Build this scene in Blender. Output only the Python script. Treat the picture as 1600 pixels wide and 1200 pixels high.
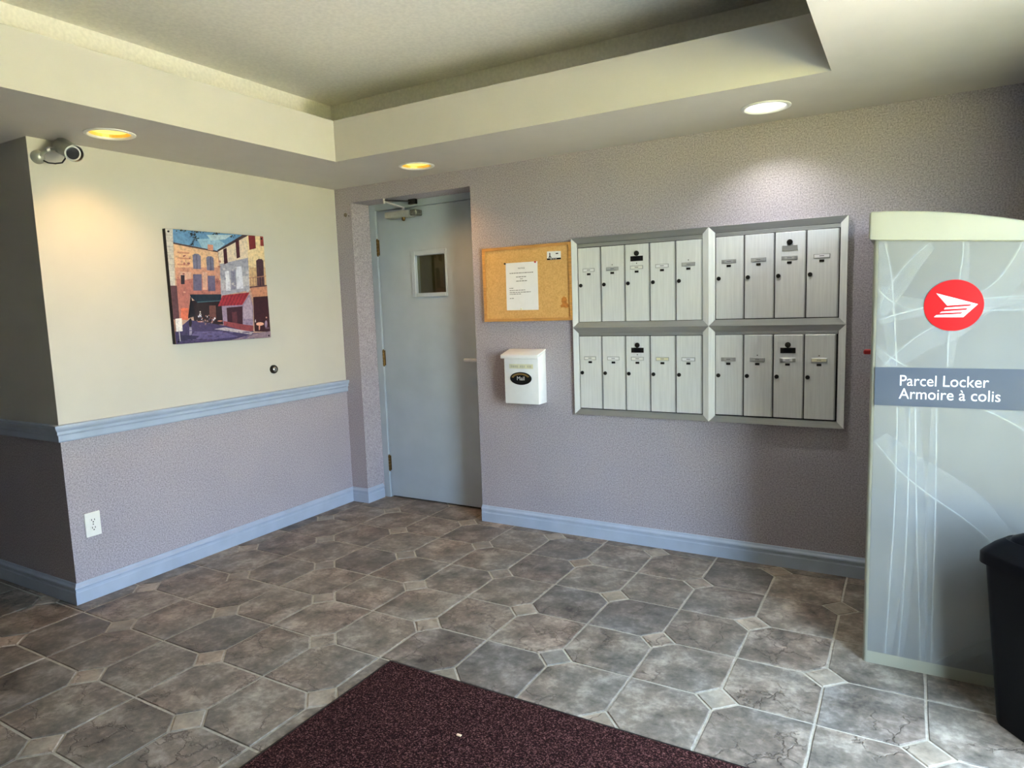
import bpy, bmesh, math, random
from mathutils import Vector, Matrix

scene = bpy.context.scene
for o in list(bpy.data.objects):
    bpy.data.objects.remove(o, do_unlink=True)
COL = scene.collection
PI = math.pi

# ------------------------------------------------------------------ camera
cam_data = bpy.data.cameras.new('camera')
cam_data.sensor_fit = 'HORIZONTAL'
cam_data.sensor_width = 36.0
cam_data.lens = 1062.35 / 1600.0 * 36.0
cam_data.clip_start = 0.05
cam = bpy.data.objects.new('camera', cam_data)
COL.objects.link(cam)
cam.matrix_world = (Matrix.Translation((3.4356, -3.5454, 1.3699))
                    @ Matrix.Rotation(math.radians(30.3386), 4, 'Z')
                    @ Matrix.Rotation(math.radians(83.3078), 4, 'X')
                    @ Matrix.Rotation(math.radians(-1.9653), 4, 'Z'))
scene.camera = cam

# ------------------------------------------------------------------ daylight and exposure
world = bpy.data.worlds.new('daylight')
scene.world = world
world.use_nodes = True
bg = world.node_tree.nodes['Background']
bg.inputs['Color'].default_value = (0.60, 0.79, 1.0, 1)
bg.inputs['Strength'].default_value = 1.0

sun_data = bpy.data.lights.new('sun', 'SUN')
sun_data.energy = 9.0
sun_data.color = (1.0, 0.95, 0.85)
sun_data.angle = math.radians(1.0)
sun = bpy.data.objects.new('sun', sun_data)
COL.objects.link(sun)
sun.rotation_euler = Vector((0.60, 0.25, -0.70)).to_track_quat('-Z', 'Y').to_euler()

# entrance glazing in the right wall: y, y, z, z
GLAZ = (-2.45, -1.30, 0.03, 2.08)
XR = 4.25
portal_data = bpy.data.lights.new('entrance_portal', 'AREA')
portal_data.shape = 'RECTANGLE'
portal_data.size = GLAZ[3] - GLAZ[2]
portal_data.size_y = GLAZ[1] - GLAZ[0]
portal_data.cycles.is_portal = True
portal = bpy.data.objects.new('entrance_portal', portal_data)
COL.objects.link(portal)
portal.location = (XR + 0.14, (GLAZ[0] + GLAZ[1]) / 2, (GLAZ[2] + GLAZ[3]) / 2)
portal.rotation_euler = (0, math.radians(90), 0)   # emits towards -x

vs = scene.view_settings
scene.display_settings.display_device = 'sRGB'
vs.view_transform = 'Standard'
vs.look = 'None'
vs.gamma = 1.0
vs.use_curve_mapping = False
vs.exposure = 5.1

# ------------------------------------------------------------------ materials
def lin(c):
    r = []
    for v in c:
        v = v / 255.0
        r.append(v / 12.92 if v <= 0.04045 else ((v + 0.055) / 1.055) ** 2.4)
    return r

class NT:
    def __init__(self, name):
        self.m = bpy.data.materials.new(name)
        self.m.use_nodes = True
        self.t = self.m.node_tree
        self.b = self.t.nodes['Principled BSDF']
    def n(self, kind, **kw):
        x = self.t.nodes.new(kind)
        for k, v in kw.items():
            setattr(x, k, v)
        return x
    def l(self, a, b):
        self.t.links.new(a, b)
    def noise(self, scale, detail=2.0, rough=0.5, vec=None, stretch=None, dim='3D'):
        nz = self.n('ShaderNodeTexNoise')
        nz.noise_dimensions = dim
        nz.inputs['Scale'].default_value = scale
        nz.inputs['Detail'].default_value = detail
        nz.inputs['Roughness'].default_value = rough
        if vec is None:
            vec = self.n('ShaderNodeNewGeometry').outputs['Position']
        if stretch:
            mp = self.n('ShaderNodeMapping')
            mp.inputs['Scale'].default_value = stretch
            self.l(vec, mp.inputs['Vector'])
            vec = mp.outputs['Vector']
        self.l(vec, nz.inputs['Vector'])
        return nz
    def ramp(self, fac, stops):
        r = self.n('ShaderNodeValToRGB')
        els = r.color_ramp.elements
        while len(els) < len(stops):
            els.new(0.5)
        for e, (p, c) in zip(els, stops):
            e.position = p
            e.color = (*c, 1)
        self.l(fac, r.inputs['Fac'])
        return r
    def mix(self, fac, a, b, mode='MIX'):
        x = self.n('ShaderNodeMix')
        x.data_type = 'RGBA'
        x.blend_type = mode
        for sock, v in ((x.inputs[0], fac), (x.inputs[6], a), (x.inputs[7], b)):
            if hasattr(v, 'links'):
                self.l(v, sock)
            elif isinstance(v, (int, float)):
                sock.default_value = v
            else:
                sock.default_value = (*v, 1)
        return x.outputs[2]
    def bump(self, h, strength=0.2, dist=0.002):
        b = self.n('ShaderNodeBump')
        b.inputs['Strength'].default_value = strength
        b.inputs['Distance'].default_value = dist
        self.l(h, b.inputs['Height'])
        self.l(b.outputs['Normal'], self.b.inputs['Normal'])

def plain(name, c, rough=0.5, metal=0.0, var=0.04, scale=30.0, bump=0.0, spec=0.5, stretch=None):
    m = NT(name)
    c = lin(c)
    nz = m.noise(scale, 3, stretch=stretch)
    lo = [max(0, v * (1 - var * 2)) for v in c]
    hi = [min(1, v * (1 + var * 2)) for v in c]
    r = m.ramp(nz.outputs['Fac'], [(0.3, lo), (0.7, hi)])
    m.l(r.outputs['Color'], m.b.inputs['Base Color'])
    m.b.inputs['Roughness'].default_value = rough
    m.b.inputs['Metallic'].default_value = metal
    m.b.inputs['Specular IOR Level'].default_value = spec
    if bump:
        m.bump(nz.outputs['Fac'], bump)
    return m.m

def wallpaper(name, c1, c2):
    m = NT(name)
    a = m.noise(150, 2, 0.6)
    b = m.noise(420, 2, 0.6)
    add = m.n('ShaderNodeMath', operation='MULTIPLY_ADD')
    m.l(a.outputs['Fac'], add.inputs[0]); add.inputs[1].default_value = 0.6
    sc = m.n('ShaderNodeMath', operation='MULTIPLY')
    m.l(b.outputs['Fac'], sc.inputs[0]); sc.inputs[1].default_value = 0.4
    m.l(sc.outputs[0], add.inputs[2])
    r = m.ramp(add.outputs[0], [(0.36, lin(c1)), (0.62, lin(c2))])
    big = m.noise(2.5, 3)
    rr = m.ramp(big.outputs['Fac'], [(0.3, (0.93, 0.93, 0.95)), (0.7, (1, 1, 1))])
    m.l(m.mix(1.0, r.outputs['Color'], rr.outputs['Color'], 'MULTIPLY'), m.b.inputs['Base Color'])
    m.b.inputs['Roughness'].default_value = 0.75
    m.b.inputs['Specular IOR Level'].default_value = 0.25
    m.bump(add.outputs[0], 0.1, 0.001)
    return m.m

M = {}
M['wallpaper'] = wallpaper('lavender_wallpaper', (135, 128, 132), (195, 187, 193))
M['cream'] = plain('cream_wall_paint', (204, 200, 189), 0.6, var=0.012, scale=3, spec=0.3)
M['ceiling'] = plain('ceiling_paint', (244, 240, 227), 0.8, var=0.03, scale=60, bump=0.12, spec=0.2)
M['soffit'] = plain('shade_toned_soffit_paint', (204, 198, 190), 0.75, var=0.01, scale=8, spec=0.2)  # same paint as the ceiling, toned down to stand for shade underneath
M['fascia'] = plain('fascia_paint', (208, 203, 191), 0.7, var=0.01, scale=4, spec=0.25)
M['trim'] = plain('blue_grey_trim_paint', (170, 183, 202), 0.38, var=0.03, scale=9)
M['doorpaint'] = plain('blue_grey_door_paint', (168, 180, 190), 0.4, var=0.025, scale=5, bump=0.02)
M['grout'] = plain('grout', (176, 170, 158), 0.85, var=0.08, scale=60, bump=0.3)
M['alu'] = plain('brushed_aluminium', (200, 201, 198), 0.42, 0.55, var=0.035, scale=9, stretch=(14, 14, 0.5))
M['aludoor'] = plain('aluminium_door_and_lit_trim', (234, 235, 232), 0.42, 0.3, var=0.03, scale=9, stretch=(14, 14, 0.6))
M['alu_h'] = plain('brushed_aluminium_rail', (186, 187, 184), 0.4, 0.75, var=0.03, scale=9, stretch=(0.5, 14, 14))
M['dark'] = plain('dark_gap', (30, 30, 28), 0.7)
M['black'] = plain('black_plastic', (12, 12, 13), 0.35, var=0.1, spec=0.3)
M['lockmetal'] = plain('dark_lock_metal', (48, 46, 40), 0.35, 0.7, var=0.15, scale=90)
M['chrome'] = plain('satin_chrome', (190, 190, 184), 0.25, 0.9)
M['lever'] = plain('satin_nickel', (206, 204, 206), 0.35, 0.3)
M['capmetal'] = plain('worn_cap_metal', (120, 118, 108), 0.4, 0.5, var=0.25, scale=160)
M['silver'] = plain('silver_paint', (172, 174, 168), 0.35, 0.5)
M['brass'] = plain('aged_brass', (104, 80, 42), 0.35, 0.85, var=0.2, scale=80)
M['white'] = plain('white_enamel', (240, 240, 240), 0.3, var=0.01)
M['plastic_white'] = plain('white_plastic', (238, 237, 230), 0.35, var=0.01)
M['paper'] = plain('white_paper', (240, 240, 240), 0.8, var=0.01)
M['ink'] = plain('dark_ink', (52, 52, 56), 0.8)
M['greyink'] = plain('grey_ink', (120, 120, 120), 0.8)
M['oak'] = plain('honey_oak', (202, 146, 78), 0.5, var=0.1, scale=14, stretch=(1, 8, 8))
M['red'] = plain('red_print', (184, 5, 15), 0.4, var=0.01)
M['redplastic'] = plain('red_plastic', (190, 40, 34), 0.4)
M['whiteprint'] = plain('white_print', (246, 246, 246), 0.4, var=0.01)
M['slate'] = plain('slate_grey_print', (80, 87, 99), 0.35, var=0.03, scale=4)
M['lockerbody'] = plain('pale_grey_locker_paint', (158, 158, 142), 0.38, var=0.015, scale=5)
M['lockerprint'] = plain('grey_locker_print', (126, 127, 125), 0.33, var=0.06, scale=2.2)
M['bin'] = plain('navy_black_bin_plastic', (3, 5, 12), 0.5, var=0.1, scale=40, spec=0.18)
M['label_yellow'] = plain('yellowed_tape', (226, 222, 190), 0.6)
M['olive'] = plain('olive_corridor_wall', (120, 112, 72), 0.8)
M['brown'] = plain('brown_corridor_door', (92, 56, 40), 0.6)
M['gold'] = plain('dull_gold', (170, 140, 84), 0.35, 0.8)
M['lawn'] = plain('lawn_grass', (150, 146, 88), 0.9, var=0.15, scale=3)
M['crumb'] = plain('dry_crumb', (226, 196, 160), 0.8)
M['stain'] = plain('cork_stain', (196, 124, 50), 0.85, var=0.1, scale=60)
M['cable'] = plain('black_cable', (24, 24, 24), 0.5)

def cork():
    m = NT('cork')
    a = m.noise(120, 4, 0.7); b = m.noise(28, 3)
    r = m.ramp(a.outputs['Fac'], [(0.3, lin((208, 158, 92))), (0.55, lin((226, 180, 112))), (0.75, lin((234, 192, 124)))])
    r2 = m.ramp(b.outputs['Fac'], [(0.3, (0.93, 0.91, 0.88)), (0.7, (1, 1, 1))])
    m.l(m.mix(1.0, r.outputs['Color'], r2.outputs['Color'], 'MULTIPLY'), m.b.inputs['Base Color'])
    m.b.inputs['Roughness'].default_value = 0.9
    m.bump(a.outputs['Fac'], 0.4, 0.001)
    return m.m
M['cork'] = cork()

def tile_mat(name, dark, mid, light):
    m = NT(name)
    info = m.n('ShaderNodeObjectInfo')
    pos = m.n('ShaderNodeNewGeometry').outputs['Position']
    off = m.n('ShaderNodeVectorMath', operation='ADD')
    sc = m.n('ShaderNodeVectorMath', operation='SCALE')
    sc.inputs[0].default_value = (7.3, 3.1, 11.7)
    m.l(info.outputs['Random'], sc.inputs['Scale'])
    m.l(pos, off.inputs[0]); m.l(sc.outputs[0], off.inputs[1])
    v = off.outputs[0]
    n1 = m.noise(8, 6, 0.62, vec=v)
    n2 = m.noise(45, 5, 0.6, vec=v)
    n3 = m.noise(3.2, 3, 0.5, vec=v)
    mx = m.n('ShaderNodeMath', operation='MULTIPLY_ADD')
    m.l(n2.outputs['Fac'], mx.inputs[0]); mx.inputs[1].default_value = 0.35
    s2 = m.n('ShaderNodeMath', operation='MULTIPLY')
    m.l(n1.outputs['Fac'], s2.inputs[0]); s2.inputs[1].default_value = 0.65
    m.l(s2.outputs[0], mx.inputs[2])
    base = m.ramp(mx.outputs[0], [(0.34, lin(dark)), (0.5, lin(mid)), (0.66, lin(light))])
    tint = m.ramp(n3.outputs['Fac'], [(0.32, (0.92, 0.97, 1.0)), (0.5, (1.0, 0.98, 0.94)), (0.68, (1.0, 0.90, 0.84))])
    tile = m.ramp(info.outputs['Random'], [(0.0, (0.74, 0.73, 0.75)), (0.35, (0.92, 0.88, 0.84)), (0.7, (1.0, 0.97, 0.94)), (1.0, (1.12, 1.05, 1.0))])
    c = m.mix(1.0, base.outputs['Color'], tint.outputs['Color'], 'MULTIPLY')
    c = m.mix(1.0, c, tile.outputs['Color'], 'MULTIPLY')
    # thin darker fissures
    w = m.n('ShaderNodeTexVoronoi'); w.feature = 'DISTANCE_TO_EDGE'; w.inputs['Scale'].default_value = 7.0
    wv = m.n('ShaderNodeVectorMath', operation='ADD')
    nz = m.noise(12, 4, 0.6, vec=v)
    ns = m.n('ShaderNodeVectorMath', operation='SCALE'); ns.inputs['Scale'].default_value = 0.12
    m.l(nz.outputs['Color'], ns.inputs[0]); m.l(v, wv.inputs[0]); m.l(ns.outputs[0], wv.inputs[1])
    m.l(wv.outputs[0], w.inputs['Vector'])
    fis = m.ramp(w.outputs['Distance'], [(0.0, (0.0, 0.0, 0.0)), (0.03, (1, 1, 1))])
    msk = m.ramp(n3.outputs['Fac'], [(0.5, (1, 1, 1)), (0.56, (0, 0, 0))])
    fm = m.mix(1.0, fis.outputs['Color'], msk.outputs['Color'], 'LIGHTEN')
    fc = m.mix(fm, (0.62, 0.6, 0.58), (1, 1, 1))
    c = m.mix(1.0, c, fc, 'MULTIPLY')
    m.l(c, m.b.inputs['Base Color'])
    hh = m.mix(0.35, mx.outputs[0], fm)
    m.bump(hh, 0.8, 0.008)
    rr = m.ramp(n2.outputs['Fac'], [(0.3, (0.42, 0.42, 0.42)), (0.7, (0.62, 0.62, 0.62))])
    m.l(rr.outputs['Color'], m.b.inputs['Roughness'])
    m.b.inputs['Specular IOR Level'].default_value = 0.45
    return m.m
M['tile'] = tile_mat('slate_look_tile', (76, 72, 67), (126, 120, 113), (178, 172, 164))
M['dot'] = tile_mat('pale_slate_look_tile', (120, 116, 108), (154, 148, 138), (186, 178, 168))

def carpet():
    m = NT('burgundy_mat_pile')
    a = m.noise(210, 2, 0.75); b = m.noise(70, 3, 0.6); c = m.noise(5, 2)
    r = m.ramp(a.outputs['Fac'], [(0.42, lin((26, 12, 12))), (0.54, lin((56, 28, 28))), (0.72, lin((150, 108, 104)))])
    r2 = m.ramp(b.outputs['Fac'], [(0.3, (0.72, 0.7, 0.7)), (0.7, (1.1, 1.05, 1.05))])
    m.l(m.mix(1.0, r.outputs['Color'], r2.outputs['Color'], 'MULTIPLY'), m.b.inputs['Base Color'])
    m.b.inputs['Roughness'].default_value = 0.95
    m.b.inputs['Specular IOR Level'].default_value = 0.1
    m.bump(a.outputs['Fac'], 0.8, 0.004)
    return m.m
M['carpet'] = carpet()

def emit(name, c, strength):
    m = NT(name)
    m.b.inputs['Base Color'].default_value = (*c, 1)
    nz = m.noise(70, 2)
    r = m.ramp(nz.outputs['Fac'], [(0.3, [v * 0.8 for v in c]), (0.7, c)])
    m.l(r.outputs['Color'], m.b.inputs['Emission Color'])
    m.b.inputs['Emission Strength'].default_value = strength
    return m.m

def glass(name, tint=(1, 1, 1), gloss=0.08, rough=0.02):
    m = NT(name)
    t = m.t
    tr = m.n('ShaderNodeBsdfTransparent'); tr.inputs['Color'].default_value = (*tint, 1)
    gl = m.n('ShaderNodeBsdfGlossy'); gl.inputs['Roughness'].default_value = rough
    mx = m.n('ShaderNodeMixShader'); mx.inputs['Fac'].default_value = gloss
    m.l(tr.outputs[0], mx.inputs[1]); m.l(gl.outputs[0], mx.inputs[2])
    m.l(mx.outputs[0], t.nodes['Material Output'].inputs['Surface'])
    return m.m
M['glass'] = glass('clear_glass', gloss=0.05)
M['smoked'] = glass('vision_panel_glass', (0.7, 0.7, 0.6), 0.06)

def veil(name, c, a):
    m = NT(name)
    tr = m.n('ShaderNodeBsdfTransparent')
    df = m.n('ShaderNodeBsdfDiffuse'); df.inputs['Color'].default_value = (*lin(c), 1)
    mx = m.n('ShaderNodeMixShader'); mx.inputs['Fac'].default_value = a
    m.l(tr.outputs[0], mx.inputs[1]); m.l(df.outputs[0], mx.inputs[2])
    m.l(mx.outputs[0], m.t.nodes['Material Output'].inputs['Surface'])
    return m.m
M['veil_line'] = veil('pale_print_line', (214, 220, 216), 0.34)
M['veil'] = veil('pale_print_sheet', (200, 206, 206), 0.13)

def art_mat():
    m = NT('painted_print')
    at = m.n('ShaderNodeVertexColor'); at.layer_name = 'Col'
    n1 = m.noise(60, 4, 0.7)
    r = m.ramp(n1.outputs['Fac'], [(0.3, (0.62, 0.6, 0.64)), (0.5, (0.98, 0.96, 0.96)), (0.7, (1.2, 1.16, 1.1))])
    m.l(m.mix(1.0, at.outputs['Color'], r.outputs['Color'], 'MULTIPLY'), m.b.inputs['Base Color'])
    m.b.inputs['Roughness'].default_value = 0.45
    return m.m
M['art'] = art_mat()

# ------------------------------------------------------------------ object helpers
ORG = {}
def tag(o, label=None, cat=None, group=None, kind=None):
    if label: o['label'] = label
    if cat: o['category'] = cat
    if group: o['group'] = group
    if kind: o['kind'] = kind
    return o

def thing(name, loc, label=None, cat=None, group=None, kind=None):
    o = bpy.data.objects.new(name, None)
    o.empty_display_size = 0.05
    COL.objects.link(o)
    o.location = loc
    ORG[o.name] = Vector(loc)
    return tag(o, label, cat, group, kind)

def mesh(name, verts, faces, mats, parent=None, fmat=None, smooth=False, label=None):
    if not isinstance(mats, (list, tuple)):
        mats = [mats]
    org = ORG[parent.name] if parent else Vector((0, 0, 0))
    me = bpy.data.meshes.new(name)
    me.from_pydata([Vector(v) - org for v in verts], [], faces)
    for m in mats:
        me.materials.append(M[m] if isinstance(m, str) else m)
    if fmat:
        for p, i in zip(me.polygons, fmat):
            p.material_index = i
    if smooth:
        for p in me.polygons:
            p.use_smooth = True
    me.update()
    o = bpy.data.objects.new(name, me)
    COL.objects.link(o)
    if parent:
        o.parent = parent
    ORG[o.name] = org
    if label: o['label'] = label
    return o

class MB:
    """collects faces into one mesh"""
    def __init__(self):
        self.v, self.f, self.m = [], [], []
    def add(self, vs, fs, mi=0):
        b = len(self.v)
        self.v += [tuple(x) for x in vs]
        self.f += [tuple(i + b for i in f) for f in fs]
        self.m += [mi] * len(fs)
        return self
    def bm(self, bm, mi=0):
        bm.verts.ensure_lookup_table(); bm.verts.index_update()
        self.add([v.co.copy() for v in bm.verts], [[v.index for v in f.verts] for f in bm.faces], mi)
        bm.free()
        return self
    def box(self, lo, hi, bev=0.0, mi=0, seg=1):
        bm = bmesh.new()
        bmesh.ops.create_cube(bm, size=1.0)
        for v in bm.verts:
            v.co = Vector([(lo[i] + hi[i]) / 2 + v.co[i] * (hi[i] - lo[i]) for i in range(3)])
        if bev > 0:
            bmesh.ops.bevel(bm, geom=bm.edges[:], offset=bev, segments=seg, profile=0.5, affect='EDGES')
        return self.bm(bm, mi)
    def cyl(self, p0, p1, r0, r1=None, n=20, mi=0, cap=True):
        r1 = r0 if r1 is None else r1
        return self.rings([(p0, r0), (p1, r1)], Vector(p1) - Vector(p0), n, mi, cap)
    def rings(self, rs, axis, n=20, mi=0, cap=True):
        """lathe: list of (centre, radius) about one axis direction"""
        ax = Vector(axis).normalized()
        a = ax.orthogonal().normalized(); b = ax.cross(a)
        vs, fs = [], []
        for c, r in rs:
            for k in range(n):
                t = 2 * PI * k / n
                vs.append(Vector(c) + (a * math.cos(t) + b * math.sin(t)) * r)
        for i in range(len(rs) - 1):
            for k in range(n):
                fs.append((i * n + k, i * n + (k + 1) % n, (i + 1) * n + (k + 1) % n, (i + 1) * n + k))
        if cap:
            fs.append(tuple(reversed(range(n))))
            fs.append(tuple((len(rs) - 1) * n + k for k in range(n)))
        return self.add(vs, fs, mi)
    def tube(self, pts, r, n=8, mi=0):
        pts = [Vector(p) for p in pts]
        vs, fs = [], []
        for i, p in enumerate(pts):
            d = (pts[min(i + 1, len(pts) - 1)] - pts[max(i - 1, 0)]).normalized()
            a = d.cross(Vector((0.13, 0.27, 0.95))).normalized(); b = d.cross(a)
            for k in range(n):
                t = 2 * PI * k / n
                vs.append(p + (a * math.cos(t) + b * math.sin(t)) * r)
        for i in range(len(pts) - 1):
            for k in range(n):
                fs.append((i * n + k, i * n + (k + 1) % n, (i + 1) * n + (k + 1) % n, (i + 1) * n + k))
        fs.append(tuple(reversed(range(n)))); fs.append(tuple((len(pts) - 1) * n + k for k in range(n)))
        return self.add(vs, fs, mi)
    def prism_y(self, poly, y0, y1, mi=0):
        """poly in (x, z), extruded from y0 (front) to y1 (back)"""
        n = len(poly)
        vs = [(x, y0, z) for x, z in poly] + [(x, y1, z) for x, z in poly]
        fs = [tuple(range(n)), tuple(reversed(range(n, 2 * n)))]
        fs += [(k, n + k, n + (k + 1) % n, (k + 1) % n) for k in range(n)]
        return self.add(vs, fs, mi)
    def build(self, name, mats, parent=None, smooth=False, label=None):
        o = mesh(name, self.v, self.f, mats, parent, self.m, smooth, label)
        bm = bmesh.new(); bm.from_mesh(o.data)
        bmesh.ops.recalc_face_normals(bm, faces=bm.faces[:])
        bm.to_mesh(o.data); bm.free()
        return o

def shade_auto(o, ang=35):
    for p in o.data.polygons:
        p.use_smooth = True
    bm = bmesh.new(); bm.from_mesh(o.data)
    for e in bm.edges:
        if len(e.link_faces) == 2 and e.calc_face_angle(0) > math.radians(ang):
            e.smooth = False
    bm.to_mesh(o.data); bm.free()
    return o

def text_mesh(body, size, spacing=1.0):
    cu = bpy.data.curves.new('lettering', 'FONT')
    cu.body = body; cu.size = size; cu.space_character = spacing
    cu.resolution_u = 4
    t = bpy.data.objects.new('lettering', cu)
    COL.objects.link(t)
    dg = bpy.context.evaluated_depsgraph_get()
    me = bpy.data.meshes.new_from_object(t.evaluated_get(dg))
    bpy.data.objects.remove(t); bpy.data.curves.remove(cu)
    vs = [v.co.copy() for v in me.vertices]; fs = [tuple(p.vertices) for p in me.polygons]
    bpy.data.meshes.remove(me)
    return vs, fs

def text_on_back(body, x0, z0, x1, y, name, mat, parent, height=None, center=False):
    """lettering on a plane facing -y, from x0 to x1, baseline z0"""
    vs, fs = text_mesh(body, 1.0)
    mnx = min(v.x for v in vs); mxx = max(v.x for v in vs)
    k = (x1 - x0) / (mxx - mnx)
    kz = k if height is None else height / max(v.y for v in vs)
    return mesh(name, [(x0 + (v.x - mnx) * k, y, z0 + v.y * kz) for v in vs], fs, mat, parent)

# ------------------------------------------------------------------ geometry constants
S = 0.31                      # tile pitch
H = 2.19                      # soffit height
HU = 2.645                    # raised ceiling height
LW = -1.90                    # outer corner of the left wall
TR = (0.650, 3.160, -3.90, -0.645)   # raised tray x0 x1 y0 y1
RX0, RX1, RZ, RD = 0.144, 1.112, 2.088, 0.190   # door recess
X0, Y0 = -3.2, -6.4

# ------------------------------------------------------------------ structure: walls
b = MB()
b.box((-0.12, LW, -0.02), (0.0, 0.0, 0.84), mi=0)
b.box((-0.12, LW, 0.84), (0.0, 0.0, 2.75), mi=1)
wall_left = tag(b.build('wall_left', ['wallpaper', 'cream']), kind='structure')
b = MB()
b.box((X0, LW, -0.02), (-0.12, LW + 0.12, 0.84), mi=0)
b.box((X0, LW, 0.84), (-0.12, LW + 0.12, 2.75), mi=1)
tag(b.build('wall_hall', ['wallpaper', 'cream']), kind='structure')
b = MB()
b.box((-0.12, 0.0, -0.02), (RX0, 0.30, 2.75))
b.box((RX0, 0.0, RZ), (RX1, 0.30, 2.75))
b.box((RX1, 0.0, -0.02), (XR + 0.15, 0.30, 2.75))
tag(b.build('wall_back', 'wallpaper'), kind='structure')
gy0, gy1, gz0, gz1 = GLAZ
b = MB()
b.box((XR, gy1, -0.02), (XR + 0.15, 0.0, 2.75)); b.box((4.06, -1.1, -0.02), (XR, 0.0, 2.75))  # second box: unseen wall return, added to block light above the locker
b.box((XR, Y0 - 0.15, -0.02), (XR + 0.15, gy0, 2.75))
b.box((XR, gy0, gz1), (XR + 0.15, gy1, 2.75))
tag(b.build('wall_right', 'wallpaper'), kind='structure')
tag(MB().box((X0 - 0.12, Y0 - 0.15, -0.02), (XR, Y0, 2.75)).build('wall_front', 'wallpaper'), kind='structure')
tag(MB().box((X0 - 0.12, Y0, -0.02), (X0, LW + 0.12, 2.75)).build('wall_far', 'wallpaper'), kind='structure')
# corridor behind the door, seen through its small pane
b = MB()
b.box((-0.3, 0.30, -0.02), (-0.2, 2.0, 2.75)); b.box((2.4, 0.30, -0.02), (2.5, 2.0, 2.75))
b.box((-0.3, 2.0, -0.02), (2.5, 2.1, 2.75)); b.box((-0.3, 0.30, 2.65), (2.5, 2.0, 2.75)); b.box((-0.3, 0.30, -0.1), (2.5, 2.0, -0.02))
b.box((-0.18, 1.96, 0), (0.30, 1.999, 2.05), mi=1)
b.box((0.38, 1.97, 1.2), (0.55, 1.999, 1.95), mi=1)
tag(b.build('wall_corridor', ['olive', 'brown']), kind='structure')
cl = bpy.data.lights.new('corridor_fill', 'POINT'); cl.energy = 0.25; cl.color = (1, 0.85, 0.6); cl.shadow_soft_size = 0.1  # unseen point light, added to show the corridor dimly through the pane
clo = bpy.data.objects.new('corridor_fill', cl); COL.objects.link(clo); clo.location = (1.6, 1.2, 2.4)

# ------------------------------------------------------------------ structure: ceiling
ceil = tag(MB().box((X0 - 0.12, Y0 - 0.15, HU), (XR + 0.15, 0.30, HU + 0.12)).build('ceiling', 'ceiling'), kind='structure')
LAMPS = [(0.313, -1.703, 'warm'), (0.928, -0.275, 'warm'), (2.867, -0.288, 'white')]
HOLE_R = 0.088
def plate(mb, x0, x1, y0, y1, z, holes):
    hs = sorted(h for h in holes if x0 < h[0] < x1 and y0 < h[1] < y1)
    q = 0.11; x = x0
    def rect(a, c, d, e):
        mb.add([(a, d, z), (c, d, z), (c, e, z), (a, e, z)], [(0, 1, 2, 3)])
    for hx, hy in hs:
        rect(x, hx - q, y0, y1); rect(hx - q, hx + q, y0, hy - q); rect(hx - q, hx + q, hy + q, y1)
        n = 40; vs = []
        for k in range(n):
            t = 2 * PI * k / n; c, s_ = math.cos(t), math.sin(t)
            m_ = max(abs(c), abs(s_))
            vs.append((hx + HOLE_R * c, hy + HOLE_R * s_, z)); vs.append((hx + q * c / m_, hy + q * s_ / m_, z))
        mb.add(vs, [(2 * k, 2 * k + 1, (2 * k + 3) % (2 * n), (2 * k + 2) % (2 * n)) for k in range(n)])
        x = hx + q
    rect(x, x1, y0, y1)
hl = [(a, c) for a, c, _ in LAMPS]
b = MB()
plate(b, X0, TR[0], Y0, 0.0, H, hl)
plate(b, TR[0], TR[1], TR[3], 0.0, H, hl)
plate(b, TR[1], XR, Y0, 0.0, H, hl)
plate(b, TR[0], TR[1], Y0, TR[2], H, hl)
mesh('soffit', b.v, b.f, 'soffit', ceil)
b = MB(); t = 0.018; zl = 2.41
b.box((TR[0] - t, TR[2] - t, H + 0.0006), (TR[0], TR[3] + t, zl)); b.box((TR[1], TR[2] - t, H + 0.0006), (TR[1] + t, TR[3] + t, zl))
b.box((TR[0], TR[3], H + 0.0006), (TR[1], TR[3] + t, zl)); b.box((TR[0], TR[2] - t, H + 0.0006), (TR[1], TR[2], zl))
b.build('tray_fascia', 'fascia', ceil)
d = 0.40; b = MB()
cx0, cx1, cy0, cy1 = TR[0] - d, TR[1] + d, TR[2] - d, TR[3] + d
b.box((cx0 - 0.02, cy0 - 0.02, H + 0.1), (cx0, cy1 + 0.02, HU)); b.box((cx1, cy0 - 0.02, H + 0.1), (cx1 + 0.02, cy1 + 0.02, HU))
b.box((cx0, cy1, H + 0.1), (cx1, cy1 + 0.02, HU)); b.box((cx0, cy0 - 0.02, H + 0.1), (cx1, cy0, HU))
b.build('cove_wall', 'ceiling', ceil)

# ------------------------------------------------------------------ structure: floor with its tiles
floor = tag(MB().box((X0 - 0.1, Y0 - 0.1, -0.12), (XR + 0.15, 0.30, -0.0035)).build('floor', 'grout'), kind='structure')
G = 0.0045                  # half the joint
CUT = 0.235                 # clipped corner, in pitches
def inset_poly(poly, dist):
    n = len(poly); out = []
    for i in range(n):
        p, a, c = Vector(poly[i]), Vector(poly[i - 1]), Vector(poly[(i + 1) % n])
        d1 = (p - a).normalized(); d2 = (c - p).normalized()
        n1 = Vector((-d1.y, d1.x)); n2 = Vector((-d2.y, d2.x))
        k = dist / (1 + n1.dot(n2))
        out.append(tuple(p + (n1 + n2) * k))
    return out
def tile_shape(kind):
    h = S / 2; c = CUT * S
    if kind == 'a':     # clipped at (-,-) and (+,+)
        poly = [(-h + c, -h), (h, -h), (h, h - c), (h - c, h), (-h, h), (-h, -h + c)]
    elif kind == 'b':   # clipped at (+,-) and (-,+)
        poly = [(-h, -h), (h - c, -h), (h, -h + c), (h, h), (-h + c, h), (-h, h - c)]
    else:
        poly = [(-c, 0), (0, -c), (c, 0), (0, c)]
    return poly
rng = random.Random(5)
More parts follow.
